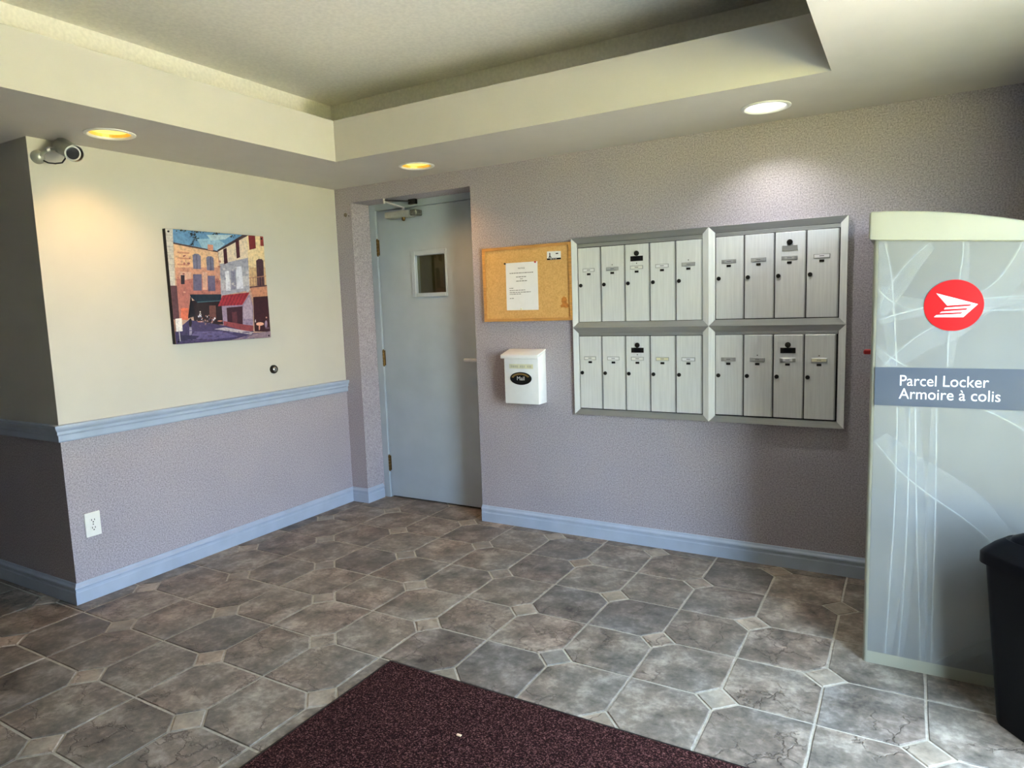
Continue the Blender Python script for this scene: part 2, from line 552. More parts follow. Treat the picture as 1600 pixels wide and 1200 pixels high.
def tile_data(kind):
    p0 = inset_poly(tile_shape(kind), G)
    # slightly wavering edges
    q = []
    for i, a in enumerate(p0):
        c = p0[(i + 1) % len(p0)]
        for f in (0, 0.33, 0.67):
            x, y = a[0] + (c[0] - a[0]) * f, a[1] + (c[1] - a[1]) * f
            j = 0.0009 if f else 0.0005
            q.append((x + rng.uniform(-j, j), y + rng.uniform(-j, j)))
    top = [(x * 0.985, y * 0.985) if kind != 'd' else (x * 0.95, y * 0.95) for x, y in q]
    n = len(q)
    vs = [(x, y, -0.008) for x, y in q] + [(x, y, -0.0022) for x, y in q] + [(x, y, 0.0) for x, y in top]
    fs = [tuple(range(2 * n, 3 * n))]
    for r_ in (0, n):
        fs += [(r_ + k, r_ + (k + 1) % n, r_ + n + (k + 1) % n, r_ + n + k) for k in range(n)]
    return vs, fs
TILE_ME = {}
for kd in 'abd':
    for var in range(3):
        me = bpy.data.meshes.new('dot_tile' if kd == 'd' else 'tile')
        v_, f_ = tile_data(kd)
        me.from_pydata(v_, [], f_)
        me.materials.append(M['dot' if kd == 'd' else 'tile'])
        TILE_ME[kd, var] = me
def latt(i, j):
    return ((i + 4.366) * S, (j - 4.2505) * S)
def inside(x, y, m=0.0):
    if x < X0 - m or x > XR + m or y < Y0 - m: return False
    if y > m: return RX0 - m < x < RX1 + m and y < RD + m
    if x < -m and y > LW + m: return False
    return True
near, rest = [], []
for i in range(-16, 12):
    for j in range(-18, 7):
        x, y = latt(i + 0.5, j + 0.5)
        if inside(x, y, 0.17):
            vis = x > -0.95 and y > -2.95 and not (x < 0.9 and y < -2.95) and x - 3.9 < 0.25
            (near if vis else rest).append(('a' if (i + j) % 2 else 'b', x, y))
        if (i + j) % 2:
            x, y = latt(i, j)
            if inside(x, y, 0.05):
                vis = x > -0.95 and y > -2.95 and x < 4.15
                (near if vis else rest).append(('d', x, y))
for kd, x, y in near:
    o = bpy.data.objects.new('dot_tile' if kd == 'd' else 'tile', TILE_ME[kd, rng.randrange(3)])
    COL.objects.link(o); o.parent = floor
    o.location = (x, y, rng.uniform(-0.0004, 0.0004))
    o.rotation_euler = (rng.uniform(-0.002, 0.002), rng.uniform(-0.002, 0.002), 0)
b = MB(); b2 = []
for kd, x, y in rest:
    v_, f_ = tile_data(kd)
    b.add([(a + x, c + y, e) for a, c, e in v_], f_, 1 if kd == 'd' else 0)
tag(mesh('tile_field', b.v, b.f, ['tile', 'dot'], floor, b.m), kind='stuff')

# ------------------------------------------------------------------ structure: mouldings
BASE = [(0, 0), (0.015, 0), (0.015, 0.058), (0.0125, 0.064), (0.0125, 0.074), (0.016, 0.079), (0.015, 0.086), (0.008, 0.094), (0.005, 0.103), (0, 0.103)]
RAIL = [(0, 0.797), (0.010, 0.797), (0.013, 0.803), (0.013, 0.828), (0.019, 0.836), (0.019, 0.848), (0.027, 0.860), (0.030, 0.868), (0.030, 0.878), (0, 0.878)]
def moulding(names, path, prof, mat):
    path = [Vector(p) for p in path]
    nrm = []
    for a, c in zip(path[:-1], path[1:]):
        dd = (c - a).normalized(); nrm.append(Vector((dd.y, -dd.x)))
    off = []
    for i in range(len(path)):
        if i == 0: off.append(nrm[0])
        elif i == len(path) - 1: off.append(nrm[-1])
        else:
            s_ = nrm[i - 1] + nrm[i]; off.append(s_ / (1 + nrm[i - 1].dot(nrm[i])))
    outs = []
    for k, nm in enumerate(names):
        if nm is None: continue
        vs = []
        for e in (k, k + 1):
            vs += [(path[e].x + off[e].x * p, path[e].y + off[e].y * p, z) for p, z in prof]
        n = len(prof)
        fs = [(q, (q + 1) % n, n + (q + 1) % n, n + q) for q in range(n)] + [tuple(range(n)), tuple(reversed(range(n, 2 * n)))]
        outs.append(tag(MB().add(vs, fs).build(nm, mat), kind='structure'))
    return outs
moulding(['baseboard_hall', 'baseboard_left', 'baseboard_corner', 'baseboard_reveal'],
         [(X0, LW), (0, LW), (0, 0), (RX0, 0), (RX0, RD - 0.03)], BASE, 'trim')
moulding(['baseboard_back'], [(RX1, 0), (XR, 0)], BASE, 'trim')
moulding(['trim_1', 'trim_2'], [(X0, LW), (0, LW), (0, 0)], RAIL, 'trim')

# ------------------------------------------------------------------ structure: grey-blue steel door in its recess
door = thing('door_1', (0.64, RD, 0), kind='structure')
b = MB()
fx = 0.198
b.box((RX0, RD - 0.014, -0.004), (fx, 0.29, RZ), 0.002); b.box((RX1 - 0.012, RD - 0.014, -0.004), (RX1, 0.29, RZ)); b.box((fx, RD - 0.014, 2.046), (RX1, 0.29, RZ))
b.box((fx, RD + 0.05, 0.0), (fx + 0.015, 0.27, 2.046)); b.box((RX1 - 0.03, RD + 0.05, 0.0), (RX1 - 0.012, 0.27, 2.046)); b.box((fx, RD + 0.05, 2.03), (RX1, 0.27, 2.046))
b.build('door_frame', 'doorpaint', door)
lx0, lx1 = fx + 0.004, RX1 - 0.015
wx0, wx1, wz0, wz1 = 0.522, 0.770, 1.466, 1.718
b = MB(); y0, y1 = RD, RD + 0.045
b.box((lx0, y0, 0.012), (wx0, y1, 2.042)); b.box((wx1, y0, 0.012), (lx1, y1, 2.042))
b.box((wx0, y0, 0.012), (wx1, y1, wz0)); b.box((wx0, y0, wz1), (wx1, y1, 2.042))
leaf = b.build('door_leaf', 'doorpaint', door)
b = MB()
ox0, ox1, oz0, oz1 = 0.487, 0.783, 1.438, 1.752
for q in (((ox0, oz0), (wx0, oz1)), ((wx1, oz0), (ox1, oz1)), ((wx0, oz0), (wx1, wz0)), ((wx0, wz1), (wx1, oz1))):
    b.box((q[0][0], y0 - 0.010, q[0][1]), (q[1][0], y0 + 0.004, q[1][1]), 0.003)
b.build('window_frame', 'doorpaint', leaf)
MB().box((wx0, y0 + 0.018, wz0), (wx1, y0 + 0.024, wz1)).build('window_pane', 'smoked', leaf)
for zc in (1.794, 1.020, 0.255):
    b = MB(); x = fx + 0.002
    for k in range(5):
        z = zc - 0.055 + k * 0.022
        b.cyl((x, RD - 0.008, z + 0.001), (x, RD - 0.008, z + 0.021), 0.008, n=12)
    b.cyl((x, RD - 0.008, zc - 0.061), (x, RD - 0.008, zc + 0.061), 0.0055, n=10)
    b.box((x - 0.012, RD - 0.004, zc - 0.054), (x + 0.012, RD + 0.001, zc + 0.054))
    shade_auto(b.build('hinge', 'brass', door, label='brass butt hinge'))
# lever handle
hz = 1.016
b = MB(); b.rings([((1.035, RD, hz), 0.034), ((1.035, RD - 0.008, hz), 0.034), ((1.035, RD - 0.012, hz), 0.028)], (0, -1, 0), 24)
hd = shade_auto(b.build('handle_rose', 'chrome', door))
b = MB(); b.cyl((1.035, RD - 0.010, hz), (1.035, RD - 0.052, hz), 0.011, n=16)
b.box((0.925, RD - 0.062, hz - 0.010), (1.046, RD - 0.048, hz + 0.011), 0.004, seg=2)
shade_auto(b.build('handle_lever', 'lever', hd))
# overhead closer
b = MB()
b.box((0.335, 0.115, 1.975), (0.545, RD, 2.018), 0.006, seg=2)
cb = shade_auto(b.build('door_closer', 'silver', door, label='silver hydraulic door closer'))
b = MB(); b.box((0.545, 0.120, 1.978), (0.600, RD, 2.016), 0.005)
for k in range(3): b.cyl((0.600, 0.132 + 0.018 * k, 1.997), (0.604, 0.132 + 0.018 * k, 1.997), 0.006, n=10)
b.build('closer_end_cap', 'capmetal', cb)
MB().rings([((0.470, 0.150, 1.975), 0.013), ((0.470, 0.150, 1.958), 0.012), ((0.470, 0.150, 1.952), 0.006)], (0, 0, -1), 16).build('closer_valve_cap', 'brass', cb)
b = MB(); b.cyl((0.470, 0.150, 2.018), (0.470, 0.150, 2.040), 0.010, n=14)
def bar(mb, p, q, w, h):
    p, q = Vector(p), Vector(q); dd = (q - p).normalized(); sd = Vector((-dd.y, dd.x, 0)).normalized() * w / 2; up = Vector((0, 0, h / 2))
    vs = [p + sd + up, p - sd + up, p - sd - up, p + sd - up, q + sd + up, q - sd + up, q - sd - up, q + sd - up]
    mb.add(vs, [(0, 1, 2, 3), (7, 6, 5, 4), (0, 4, 5, 1), (1, 5, 6, 2), (2, 6, 7, 3), (3, 7, 4, 0)])
bar(b, (0.470, 0.150, 2.040), (0.450, -0.015, 2.062), 0.020, 0.007)
b.cyl((0.450, -0.015, 2.050), (0.450, -0.015, 2.082), 0.008, n=12)
b.build('closer_arm', 'lever', cb)
b = MB(); bar(b, (0.450, -0.015, 2.072), (0.555, 0.145, 2.072), 0.016, 0.006)
b.box((0.530, 0.128, 2.052), (0.590, 0.156, 2.086), 0.003); b.cyl((0.555, 0.140, 2.060), (0.555, 0.140, 2.082), 0.009, n=12)
b.build('closer_forearm', 'lockmetal', cb)

# ------------------------------------------------------------------ structure: entrance glazing in the right wall
ent = thing('door_2', (XR + 0.07, (gy0 + gy1) / 2, 0), kind='structure')
bars = [((gy0, gz0), (gy0 + 0.06, gz1)), ((gy1 - 0.06, gz0), (gy1, gz1)), ((gy0, gz0), (gy1, gz0 + 0.08)), ((gy0, gz1 - 0.06), (gy1, gz1)), ((gy0, 1.02), (gy1, 1.08))]
for (a0, z0_), (a1, z1_) in bars:
    MB().box((XR + 0.04, a0, z0_), (XR + 0.10, a1, z1_)).build('frame_bar', 'alu', ent)
for z0_, z1_ in ((gz0 + 0.08, 1.02), (1.08, gz1 - 0.06)):
    MB().box((XR + 0.066, gy0 + 0.06, z0_), (XR + 0.072, gy1 - 0.06, z1_)).build('pane', 'glass', ent)
tag(MB().box((XR + 0.16, -4.2, -0.119), (10.5, 0.4, -0.06)).build('ground_bounce_paving', plain('bounce_concrete', (196, 190, 176), 0.9, var=0.05, scale=4)), kind='structure')  # unseen paving, added to bounce sunlight up onto the ceiling
tag(mesh('lawn', [(XR + 0.16, -60, -0.12), (70, -60, -0.12), (70, 60, -0.12), (XR + 0.16, 60, -0.12)], [(0, 1, 2, 3)], 'lawn'), kind='structure')

# ------------------------------------------------------------------ recessed downlights
LAMP_LABEL = ['recessed downlight glowing yellow in the soffit beside the security camera',
              'recessed downlight glowing yellow in the soffit above the blue-grey door',
              'recessed downlight glowing white in the soffit above the mailboxes']
E_WARM = emit('warm_lamp_glow', (1.0, 0.70, 0.14), 0.05)
E_WHITE = emit('white_lamp_glow', (1.0, 1.0, 0.97), 0.12)
M['reflector_warm'] = plain('gold_reflector', (240, 205, 110), 0.4, 0.3)
M['reflector_white'] = plain('white_reflector', (235, 235, 230), 0.4, 0.2)
for (x, y, kind), lb in zip(LAMPS, LAMP_LABEL):
    t_ = thing('downlight', (x, y, H), lb, 'ceiling light', 'recessed downlights in the soffit')
    b = MB()
    prof = [(0.104, 0.0), (0.104, -0.003), (0.098, -0.006), (0.090, -0.006), (0.084, 0.0), (0.082, 0.012)]
    b.rings([((x, y, H + z), r) for r, z in prof], (0, 0, 1), 40, cap=False)
    shade_auto(b.build('trim_ring', 'plastic_white', t_))
    b = MB(); b.rings([((x, y, H + 0.002), 0.083), ((x, y, H + 0.07), 0.070), ((x, y, H + 0.10), 0.05)], (0, 0, 1), 40, cap=False)
    b.add([(x + 0.05 * math.cos(2 * PI * k / 40), y + 0.05 * math.sin(2 * PI * k / 40), H + 0.10) for k in range(40)], [tuple(range(40))])
    mesh('reflector', b.v, b.f, 'reflector_' + kind, t_, smooth=False)
    b = MB(); b.rings([((x, y, H + 0.008), 0.001), ((x, y, H + 0.009), 0.05), ((x, y, H + 0.014), 0.074), ((x, y, H + 0.03), 0.074), ((x, y, H + 0.085), 0.04)], (0, 0, 1), 32)
    bulb = mesh('bulb', b.v, b.f, E_WARM if kind == 'warm' else E_WHITE, t_, smooth=True)
    ld = bpy.data.lights.new('downlight_beam', 'SPOT')
    ld.energy = {'warm': 0.85, 'white': 0.95}[kind]
    ld.color = (1.0, 0.54, 0.19) if kind == 'warm' else (1.0, 1.0, 1.0)
    ld.spot_size = math.radians(128); ld.spot_blend = 0.85; ld.shadow_soft_size = 0.03
    lo = bpy.data.objects.new('downlight_beam', ld); COL.objects.link(lo)
    lo.parent = t_; lo.location = (0, 0, 0.004)

# ------------------------------------------------------------------ mailbox banks
DY = 0.139; 
BANKS = [
 ('five-door aluminium mailbox bank beside the cork board, upper left of the wall panel', 1.818, 2.522, 1.252, 1.692, 1.8225, 0.1394, 5, 1.257),
 ('five-door aluminium mailbox bank beside the white mail box, lower left of the wall panel', 1.818, 2.522, 0.762, 1.196, 1.8205, 0.1394, 5, 0.766),
 ('four-door aluminium mailbox bank nearest the downlight, upper right of the wall panel', 2.578, 3.154, 1.252, 1.692, 2.5835, 0.1418, 4, 1.259),
 ('four-door aluminium mailbox bank nearest the parcel locker, lower right of the wall panel', 2.578, 3.150, 0.762, 1.196, 2.5825, 0.1410, 4, 0.768)]
CARD = ['paper', 'alu', 'plastic_white', 'label_yellow']
cards = [[0, 1, 2, 0, 1], [2, 0, 2, 3, 0], [1, 1, 1, 0], [1, 1, 0, 3]]
def disc(mb, x, z, y0, y1, r, n=18):
    mb.rings([((x, y0, z), r), ((x, y1 + 0.001, z), r), ((x, y1, z), r * 0.85)], (0, -1, 0), n)
for bi, (lb, x0, x1, z0, z1, dx0, pw, n, dz0) in enumerate(BANKS):
    t_ = thing('mailbox_bank', ((x0 + x1) / 2, 0, z0), lb, 'mailboxes', 'mailbox banks in the wall panel')
    MB().box((x0, -0.006, z0), (x1, 0.0, z1)).build('back_plate', 'dark', t_)
    dz1 = dz0 + 0.409
    b = MB(); b.box((x0, -0.013, dz1 + 0.003), (x1, -0.006, z1 - 0.003), 0.001); b.build('header_strip', 'alu_h', t_)
    for k in range(n):
        a0 = dx0 + k * pw; a1 = a0 + pw
        dr = MB().box((a0 + 0.002, -0.015, dz0), (a1 - 0.0075, -0.006, dz1), 0.0012).build('mailbox_door', 'aludoor', t_)
        MB().box((a1 - 0.0062, -0.0165, dz0), (a1 - 0.0030, -0.006, dz1)).build('divider_strip', 'alu', t_)
        lkz = dz0 + 0.203
        b = MB(); disc(b, a0 + 0.0165, lkz, -0.014, -0.020, 0.0102)
        b.box((a0 + 0.0155, -0.0206, lkz - 0.005), (a0 + 0.0175, -0.0195, lkz + 0.005), mi=1)
        b.build('lock', ['lockmetal', 'black'], dr, label='round dark lock')
        cx = a0 + 0.066; cz = dz0 + 0.286
        b = MB(); b.box((cx - 0.036, -0.0170, cz - 0.010), (cx + 0.036, -0.014, cz + 0.010), 0.0008)
        b.build('card_holder', 'alu_h', dr)
        cm = CARD[cards[bi][k]]
        w = 0.032 if bi < 2 or k % 2 else 0.022
        b = MB(); b.box((cx - w, -0.0176, cz - 0.0068), (cx + w, -0.0168, cz + 0.0068))
        b.box((cx - 0.010, -0.0179, cz - 0.0012), (cx + 0.010, -0.0174, cz + 0.0022), mi=1)
        b.build('name_card', [cm, 'greyink'], dr)
        b = MB(); b.box((cx - 0.0105, -0.0165, cz - 0.028), (cx + 0.0105, -0.014, cz - 0.0165)); b.build('number_plate', 'lockmetal', dr)
        if (bi, k) in ((0, 1), (0, 4), (1, 2), (3, 1), (3, 3), (0, 2)):
            b = MB(); disc(b, cx, cz + 0.022, -0.014, -0.0165, 0.0028, 10); b.build('rivet', 'lockmetal', dr)
        if k == 2:
            b = MB(); disc(b, cx + 0.001, dz0 + 0.360, -0.014, -0.022, 0.0135, 22); disc(b, cx + 0.001, dz0 + 0.360, -0.021, -0.0245, 0.007, 16)
            b.build('master_lock', 'lockmetal', dr, label='large black master lock')
            b = MB(); b.box((cx - 0.034, -0.0172, dz0 + 0.319), (cx + 0.036, -0.014, dz0 + 0.346), 0.0008)
            b.box((cx - 0.018, -0.0178, dz0 + 0.323), (cx + 0.020, -0.0170, dz0 + 0.342), mi=1)
            b.build('lock_plate', ['alu_h', 'alu_h'] if bi == 2 else ['lockmetal', 'black'], dr)
fr = thing('mailbox_trim_frame', (2.485, 0, 0.729), 'ridged aluminium trim frame dividing the four mailbox banks on the back wall', 'frame')
FX0, FXM, FX1, FZ0, FZM, FZ1, TW, YO, YI = 1.787, 2.550, 3.184, 0.729, 1.224, 1.722, 0.031, -0.021, -0.013
def facet(mb, pts, ys):
    """sloped facet: (x,z) with own y; closed back to the wall"""
    n = len(pts)
    vs = [(x, y, z) for (x, z), y in zip(pts, ys)] + [(x, 0.0, z) for x, z in pts]
    mb.add(vs, [tuple(range(n)), tuple(reversed(range(n, 2 * n)))] + [(k, n + k, n + (k + 1) % n, (k + 1) % n) for k in range(n)])
def ridge(p, q):
    """mitred piece with a central ridge from p to q"""
    p, q = Vector(p), Vector(q); dd = (q - p).normalized(); s_ = Vector((-dd.y, dd.x)) * TW
    b = MB()
    for sg in (1, -1):
        facet(b, [p, q, q - dd * TW + s_ * sg, p + dd * TW + s_ * sg], [YO, YO, YI, YI])
    return b
def edge_piece(p, q, inward, cut0=True, cut1=True):
    p, q, i = Vector(p), Vector(q), Vector(inward) * TW
    dd = (q - p).normalized() * TW
    b = MB(); facet(b, [p, q, q - dd + i, p + dd + i], [YO, YO, YI, YI])
    return b
for nm, b, mt in [  # upright trims take the paler metal, imitating how brushed faces catch light
    ('mullion', ridge((FXM, FZM), (FXM, FZ1)), 'aludoor'), ('mullion', ridge((FXM, FZ0), (FXM, FZM)), 'aludoor'),
    ('rail', ridge((FX0, FZM), (FXM, FZM)), 'alu_h'), ('rail', ridge((FXM, FZM), (FX1, FZM)), 'alu_h'),
    ('side_trim', edge_piece((FX0, FZM), (FX0, FZ1), (1, 0)), 'aludoor'), ('side_trim', edge_piece((FX0, FZ0), (FX0, FZM), (1, 0)), 'aludoor'),
    ('side_trim', edge_piece((FX1, FZM), (FX1, FZ1), (-1, 0)), 'aludoor'), ('side_trim', edge_piece((FX1, FZ0), (FX1, FZM), (-1, 0)), 'aludoor'),
    ('top_trim', edge_piece((FX0, FZ1), (FXM, FZ1), (0, -1)), 'alu_h'), ('top_trim', edge_piece((FXM, FZ1), (FX1, FZ1), (0, -1)), 'alu_h'),
    ('bottom_trim', edge_piece((FX0, FZ0), (FXM, FZ0), (0, 1)), 'alu_h'), ('bottom_trim', edge_piece((FXM, FZ0), (FX1, FZ0), (0, 1)), 'alu_h')]:
    b.build(nm, mt, fr)

# ------------------------------------------------------------------ cork board with notice and card
cbd = thing('cork_board', (1.489, 0, 1.268), 'cork notice board in a honey oak frame left of the mailboxes', 'notice board')
MB().box((1.200, -0.012, 1.276), (1.778, 0.0, 1.700)).build('cork_panel', 'cork', cbd)
kx0, kx1, kz0, kz1, kw = 1.193, 1.7855, 1.268, 1.707, 0.017
for p in ([(kx0, kz0), (kx1, kz0), (kx1 - kw, kz0 + kw), (kx0 + kw, kz0 + kw)], [(kx0, kz1), (kx1, kz1), (kx1 - kw, kz1 - kw), (kx0 + kw, kz1 - kw)],
          [(kx0, kz0), (kx0, kz1), (kx0 + kw, kz1 - kw), (kx0 + kw, kz0 + kw)], [(kx1, kz0), (kx1, kz1), (kx1 - kw, kz1 - kw), (kx1 - kw, kz0 + kw)]):
    MB().prism_y(p, -0.020, 0.0).build('frame_rail', 'oak', cbd)
sp = [(1.716, 1.392), (1.728, 1.404), (1.744, 1.398), (1.750, 1.385), (1.747, 1.370), (1.760, 1.356), (1.760, 1.342), (1.742, 1.338), (1.726, 1.343), (1.712, 1.340), (1.706, 1.352), (1.720, 1.362), (1.714, 1.376)]
mesh('stain_patch', [(x, -0.0124, z) for x, z in sp], [tuple(range(len(sp)))], 'stain', cbd, label='brown stain on the cork')
nt = thing('notice_sheet', (1.458, -0.012, 1.333), 'white printed notice sheet pinned to the cork board', 'paper')
MB().prism_y([(1.3505, 1.334), (1.5655, 1.332), (1.5665, 1.612), (1.3520, 1.612)], -0.0130, -0.0122).build('sheet', 'paper', nt)
text_on_back('NOTICE', 1.437, 1.574, 1.481, -0.0134, 'title', 'ink', nt)
b = MB(); r2 = random.Random(3)
def words(z, x0, x1, h=0.0042):
    x = x0
    while x < x1 - 0.004:
        w = min(r2.uniform(0.007, 0.02), x1 - x)
        b.add([(x, -0.0134, z), (x + w, -0.0134, z), (x + w, -0.0134, z + h), (x, -0.0134, z + h)], [(0, 1, 2, 3)])
        x += w + 0.0028
words(1.549, 1.378, 1.537); words(1.526, 1.421, 1.494); words(1.514, 1.449, 1.466); words(1.502, 1.421, 1.496)
for z, a in ((1.462, 1.400), (1.449, 1.480), (1.437, 1.520), (1.427, 1.456), (1.402, 1.403)): words(z, 1.374, a, 0.0036)
tag(b.build('printed_lines', 'greyink', nt), kind='stuff')
for x, z, m_ in ((1.352, 1.609, 'lockmetal'), (1.556, 1.608, 'redplastic'), (1.455, 1.340, 'label_yellow')):
    b = MB(); b.rings([((x, -0.0125, z), 0.002), ((x, -0.019, z), 0.003), ((x, -0.021, z), 0.0055), ((x, -0.026, z), 0.0045)], (0, -1, 0), 12)
    shade_auto(b.build('push_pin', m_, nt))
cd = thing('business_card', (1.674, -0.012, 1.614), 'small white card with black bottom strip on the cork board', 'card')
mesh('card', [(1.6295, -0.0128, 1.615), (1.7180, -0.0128, 1.613), (1.7185, -0.0128, 1.660), (1.6300, -0.0128, 1.663)], [(0, 1, 2, 3)], 'paper', cd)
b = MB()
def q4(x0, z0, x1, z1): b.add([(x0, -0.0132, z0), (x1, -0.0132, z0), (x1, -0.0132, z1), (x0, -0.0132, z1)], [(0, 1, 2, 3)])
q4(1.6295, 1.614, 1.718, 1.6235); q4(1.645, 1.630, 1.651, 1.654); q4(1.638, 1.627, 1.660, 1.6305); q4(1.643, 1.632, 1.653, 1.636); q4(1.686, 1.645, 1.702, 1.651)
b.build('card_print', 'black', cd)
b = MB(); q4(1.650, 1.6172, 1.663, 1.6202); q4(1.667, 1.6172, 1.676, 1.6202); q4(1.679, 1.6172, 1.692, 1.6202)
mesh('card_lettering', [(x, -0.0136, z) for x, y, z in b.v], b.f, 'whiteprint', cd)

# ------------------------------------------------------------------ white wall mail box
mbx = thing('mail_box', (1.483, 0, 0.785), 'white metal mail box with a black oval plaque below the cork board', 'mail box')
bx0, bx1, bz0, bd = 1.369, 1.598, 0.785, 0.100
prof = [(-bd, bz0), (-bd, 1.062), (-0.001, 1.092), (-0.001, bz0)]
vs = [(bx0, y, z) for y, z in prof] + [(bx1, y, z) for y, z in prof]
bm = bmesh.new()
bv = [bm.verts.new(v) for v in vs]
for f in ((0, 1, 2, 3), (7, 6, 5, 4), (0, 4, 5, 1), (1, 5, 6, 2), (2, 6, 7, 3), (3, 7, 4, 0)): bm.faces.new([bv[i] for i in f])
bmesh.ops.recalc_face_normals(bm, faces=bm.faces[:])
bmesh.ops.bevel(bm, geom=bm.edges[:], offset=0.004, segments=2, profile=0.5, affect='EDGES')
shade_auto(MB().bm(bm).build('box_body', 'white', mbx))
lp = [(-0.114, 1.053), (-0.114, 1.075), (-0.003, 1.104), (-0.003, 1.094), (-0.106, 1.066), (-0.106, 1.053)]
vs = [(1.354, y, z) for y, z in lp] + [(1.602, y, z) for y, z in lp]; n = len(lp)
bm = bmesh.new(); bv = [bm.verts.new(v) for v in vs]
for f in [tuple(range(n)), tuple(reversed(range(n, 2 * n)))] + [(k, n + k, n + (k + 1) % n, (k + 1) % n) for k in range(n)]: bm.faces.new([bv[i] for i in f])
bmesh.ops.recalc_face_normals(bm, faces=bm.faces[:])
bmesh.ops.bevel(bm, geom=bm.edges[:], offset=0.002, segments=2, profile=0.5, affect='EDGES')
shade_auto(MB().bm(bm).build('lid', 'white', mbx))
def ell(cx, cz, a, c, y0, y1, n=36):
    return MB().prism_y([(cx + a * math.cos(2 * PI * k / n), cz + c * math.sin(2 * PI * k / n)) for k in range(n)], y0, y1)
pq = ell(1.482, 0.936, 0.071, 0.0375, -bd - 0.005, -bd).build('oval_plaque', 'black', mbx)
b = MB(); n = 36; vs = []
for k in range(n):
    t = 2 * PI * k / n
    vs += [(1.482 + 0.063 * math.cos(t), -bd - 0.0056, 0.936 + 0.0315 * math.sin(t)), (1.482 + 0.048 * math.cos(t), -bd - 0.0056, 0.936 + 0.022 * math.sin(t))]
mesh('plaque_ring', vs, [(2 * k, 2 * k + 1, (2 * k + 3) % (2 * n), (2 * k + 2) % (2 * n)) for k in range(2, 17)], 'gold', pq)
text_on_back('Mail', 1.458, 0.926, 1.508, -bd - 0.0060, 'plaque_lettering', 'whiteprint', pq)
tp = MB().box((1.406, -bd - 0.0015, 0.994), (1.564, -bd, 1.020)).build('tape_label', 'label_yellow', mbx)
b = MB()
for x0, x1 in ((1.418, 1.424), (1.427, 1.441), (1.444, 1.452), (1.456, 1.462), (1.478, 1.488), (1.492, 1.500), (1.504, 1.510), (1.526, 1.536), (1.539, 1.552)):
    b.add([(x0, -bd - 0.002, 1.000), (x1, -bd - 0.002, 1.000), (x1, -bd - 0.002, 1.013), (x0, -bd - 0.002, 1.013)], [(0, 1, 2, 3)])
b.build('faded_lettering', plain('faded_print', (196, 194, 168), 0.7), tp)

# ------------------------------------------------------------------ parcel locker
pk = thing('parcel_locker', (3.66, -0.43, 0), 'tall pale grey parcel locker with red round logo and slate text band', 'parcel locker')
kx0, kx1, ky0, ky1 = 3.322, 4.02, -0.828, -0.025
def ztop(x): return 1.552 - 0.080 * (x - 3.306)
def zcap(x):
    u = (x - 3.32) / 0.70
    return 1.646 - 0.030 * u - 0.135 * u * u
# body: rounded vertical front edges
def rrect(x0, x1, y0, y1, r, n=6):
    pts = []
    for cx, cy, a0 in ((x1 - r, y1 - r, 0), (x0 + r, y1 - r, 90), (x0 + r, y0 + r, 180), (x1 - r, y0 + r, 270)):
        for k in range(n + 1):
            a = math.radians(a0 + 90 * k / n); pts.append((cx + r * math.cos(a), cy + r * math.sin(a)))
    return pts
def loft(rings_, mb=None, mi=0):
    mb = mb or MB(); n = len(rings_[0]); vs = [p for r_ in rings_ for p in r_]
    fs = []
    for i in range(len(rings_) - 1):
        fs += [(i * n + k, i * n + (k + 1) % n, (i + 1) * n + (k + 1) % n, (i + 1) * n + k) for k in range(n)]
    fs += [tuple(reversed(range(n))), tuple((len(rings_) - 1) * n + k for k in range(n))]
    return mb.add(vs, fs, mi)
rr = rrect(kx0, kx1, ky0, ky1, 0.016)
bd_ = shade_auto(loft([[(x, y, 0.0) for x, y in rr], [(x, y, ztop(x)) for x, y in rr]]).build('locker_body', 'lockerbody', pk))
rc = rrect(3.307, kx1 + 0.012, ky0 - 0.010, ky1, 0.022)
cxm, cym = (3.307 + kx1 + 0.012) / 2, (ky0 - 0.01 + ky1) / 2
def sc_(f): return [(cxm + (x - cxm) * f, cym + (y - cym) * f) for x, y in rc]
# roof: strips across so that the top keeps its convex fall to the right
b = MB(); nx = 14
xs = [3.307 + (kx1 + 0.012 - 3.307) * k / nx for k in range(nx + 1)]
vs, fs = [], []
yf, yb = ky0 - 0.012, ky1
for x in xs:
    zt, zb = zcap(max(x, 3.32)), ztop(x) - 0.002
    vs += [(x, yf, zb), (x, yf, zt - 0.010), (x, yf + 0.004, zt - 0.003), (x, yf + 0.014, zt), (x, yb, zt), (x, yb, zb)]
for k in range(nx):
    for q in range(6):
        fs.append((k * 6 + q, (k + 1) * 6 + q, (k + 1) * 6 + (q + 1) % 6, k * 6 + (q + 1) % 6))
fs += [tuple(range(6)), tuple(reversed(range(nx * 6, nx * 6 + 6)))]
capo = b.add(vs, fs).build('locker_cap', 'lockerbody', pk)
bmc = bmesh.new(); bmc.from_mesh(capo.data)
ed = [e for e in bmc.edges if all(abs((v.co.x + ORG[capo.name].x) - 3.307) < 1e-4 for v in e.verts)]
bmesh.ops.bevel(bmc, geom=ed, offset=0.008, segments=3, profile=0.5, affect='EDGES'); bmc.to_mesh(capo.data); bmc.free()
shade_auto(capo)
yp = ky0 - 0.0012
gp = MB().prism_y([(3.338, 0.046), (kx1 - 0.016, 0.046), (kx1 - 0.016, ztop(kx1) - 0.004), (3.338, 1.545)], yp, ky0 + 0.001).build('graphic_panel', 'lockerprint', pk)
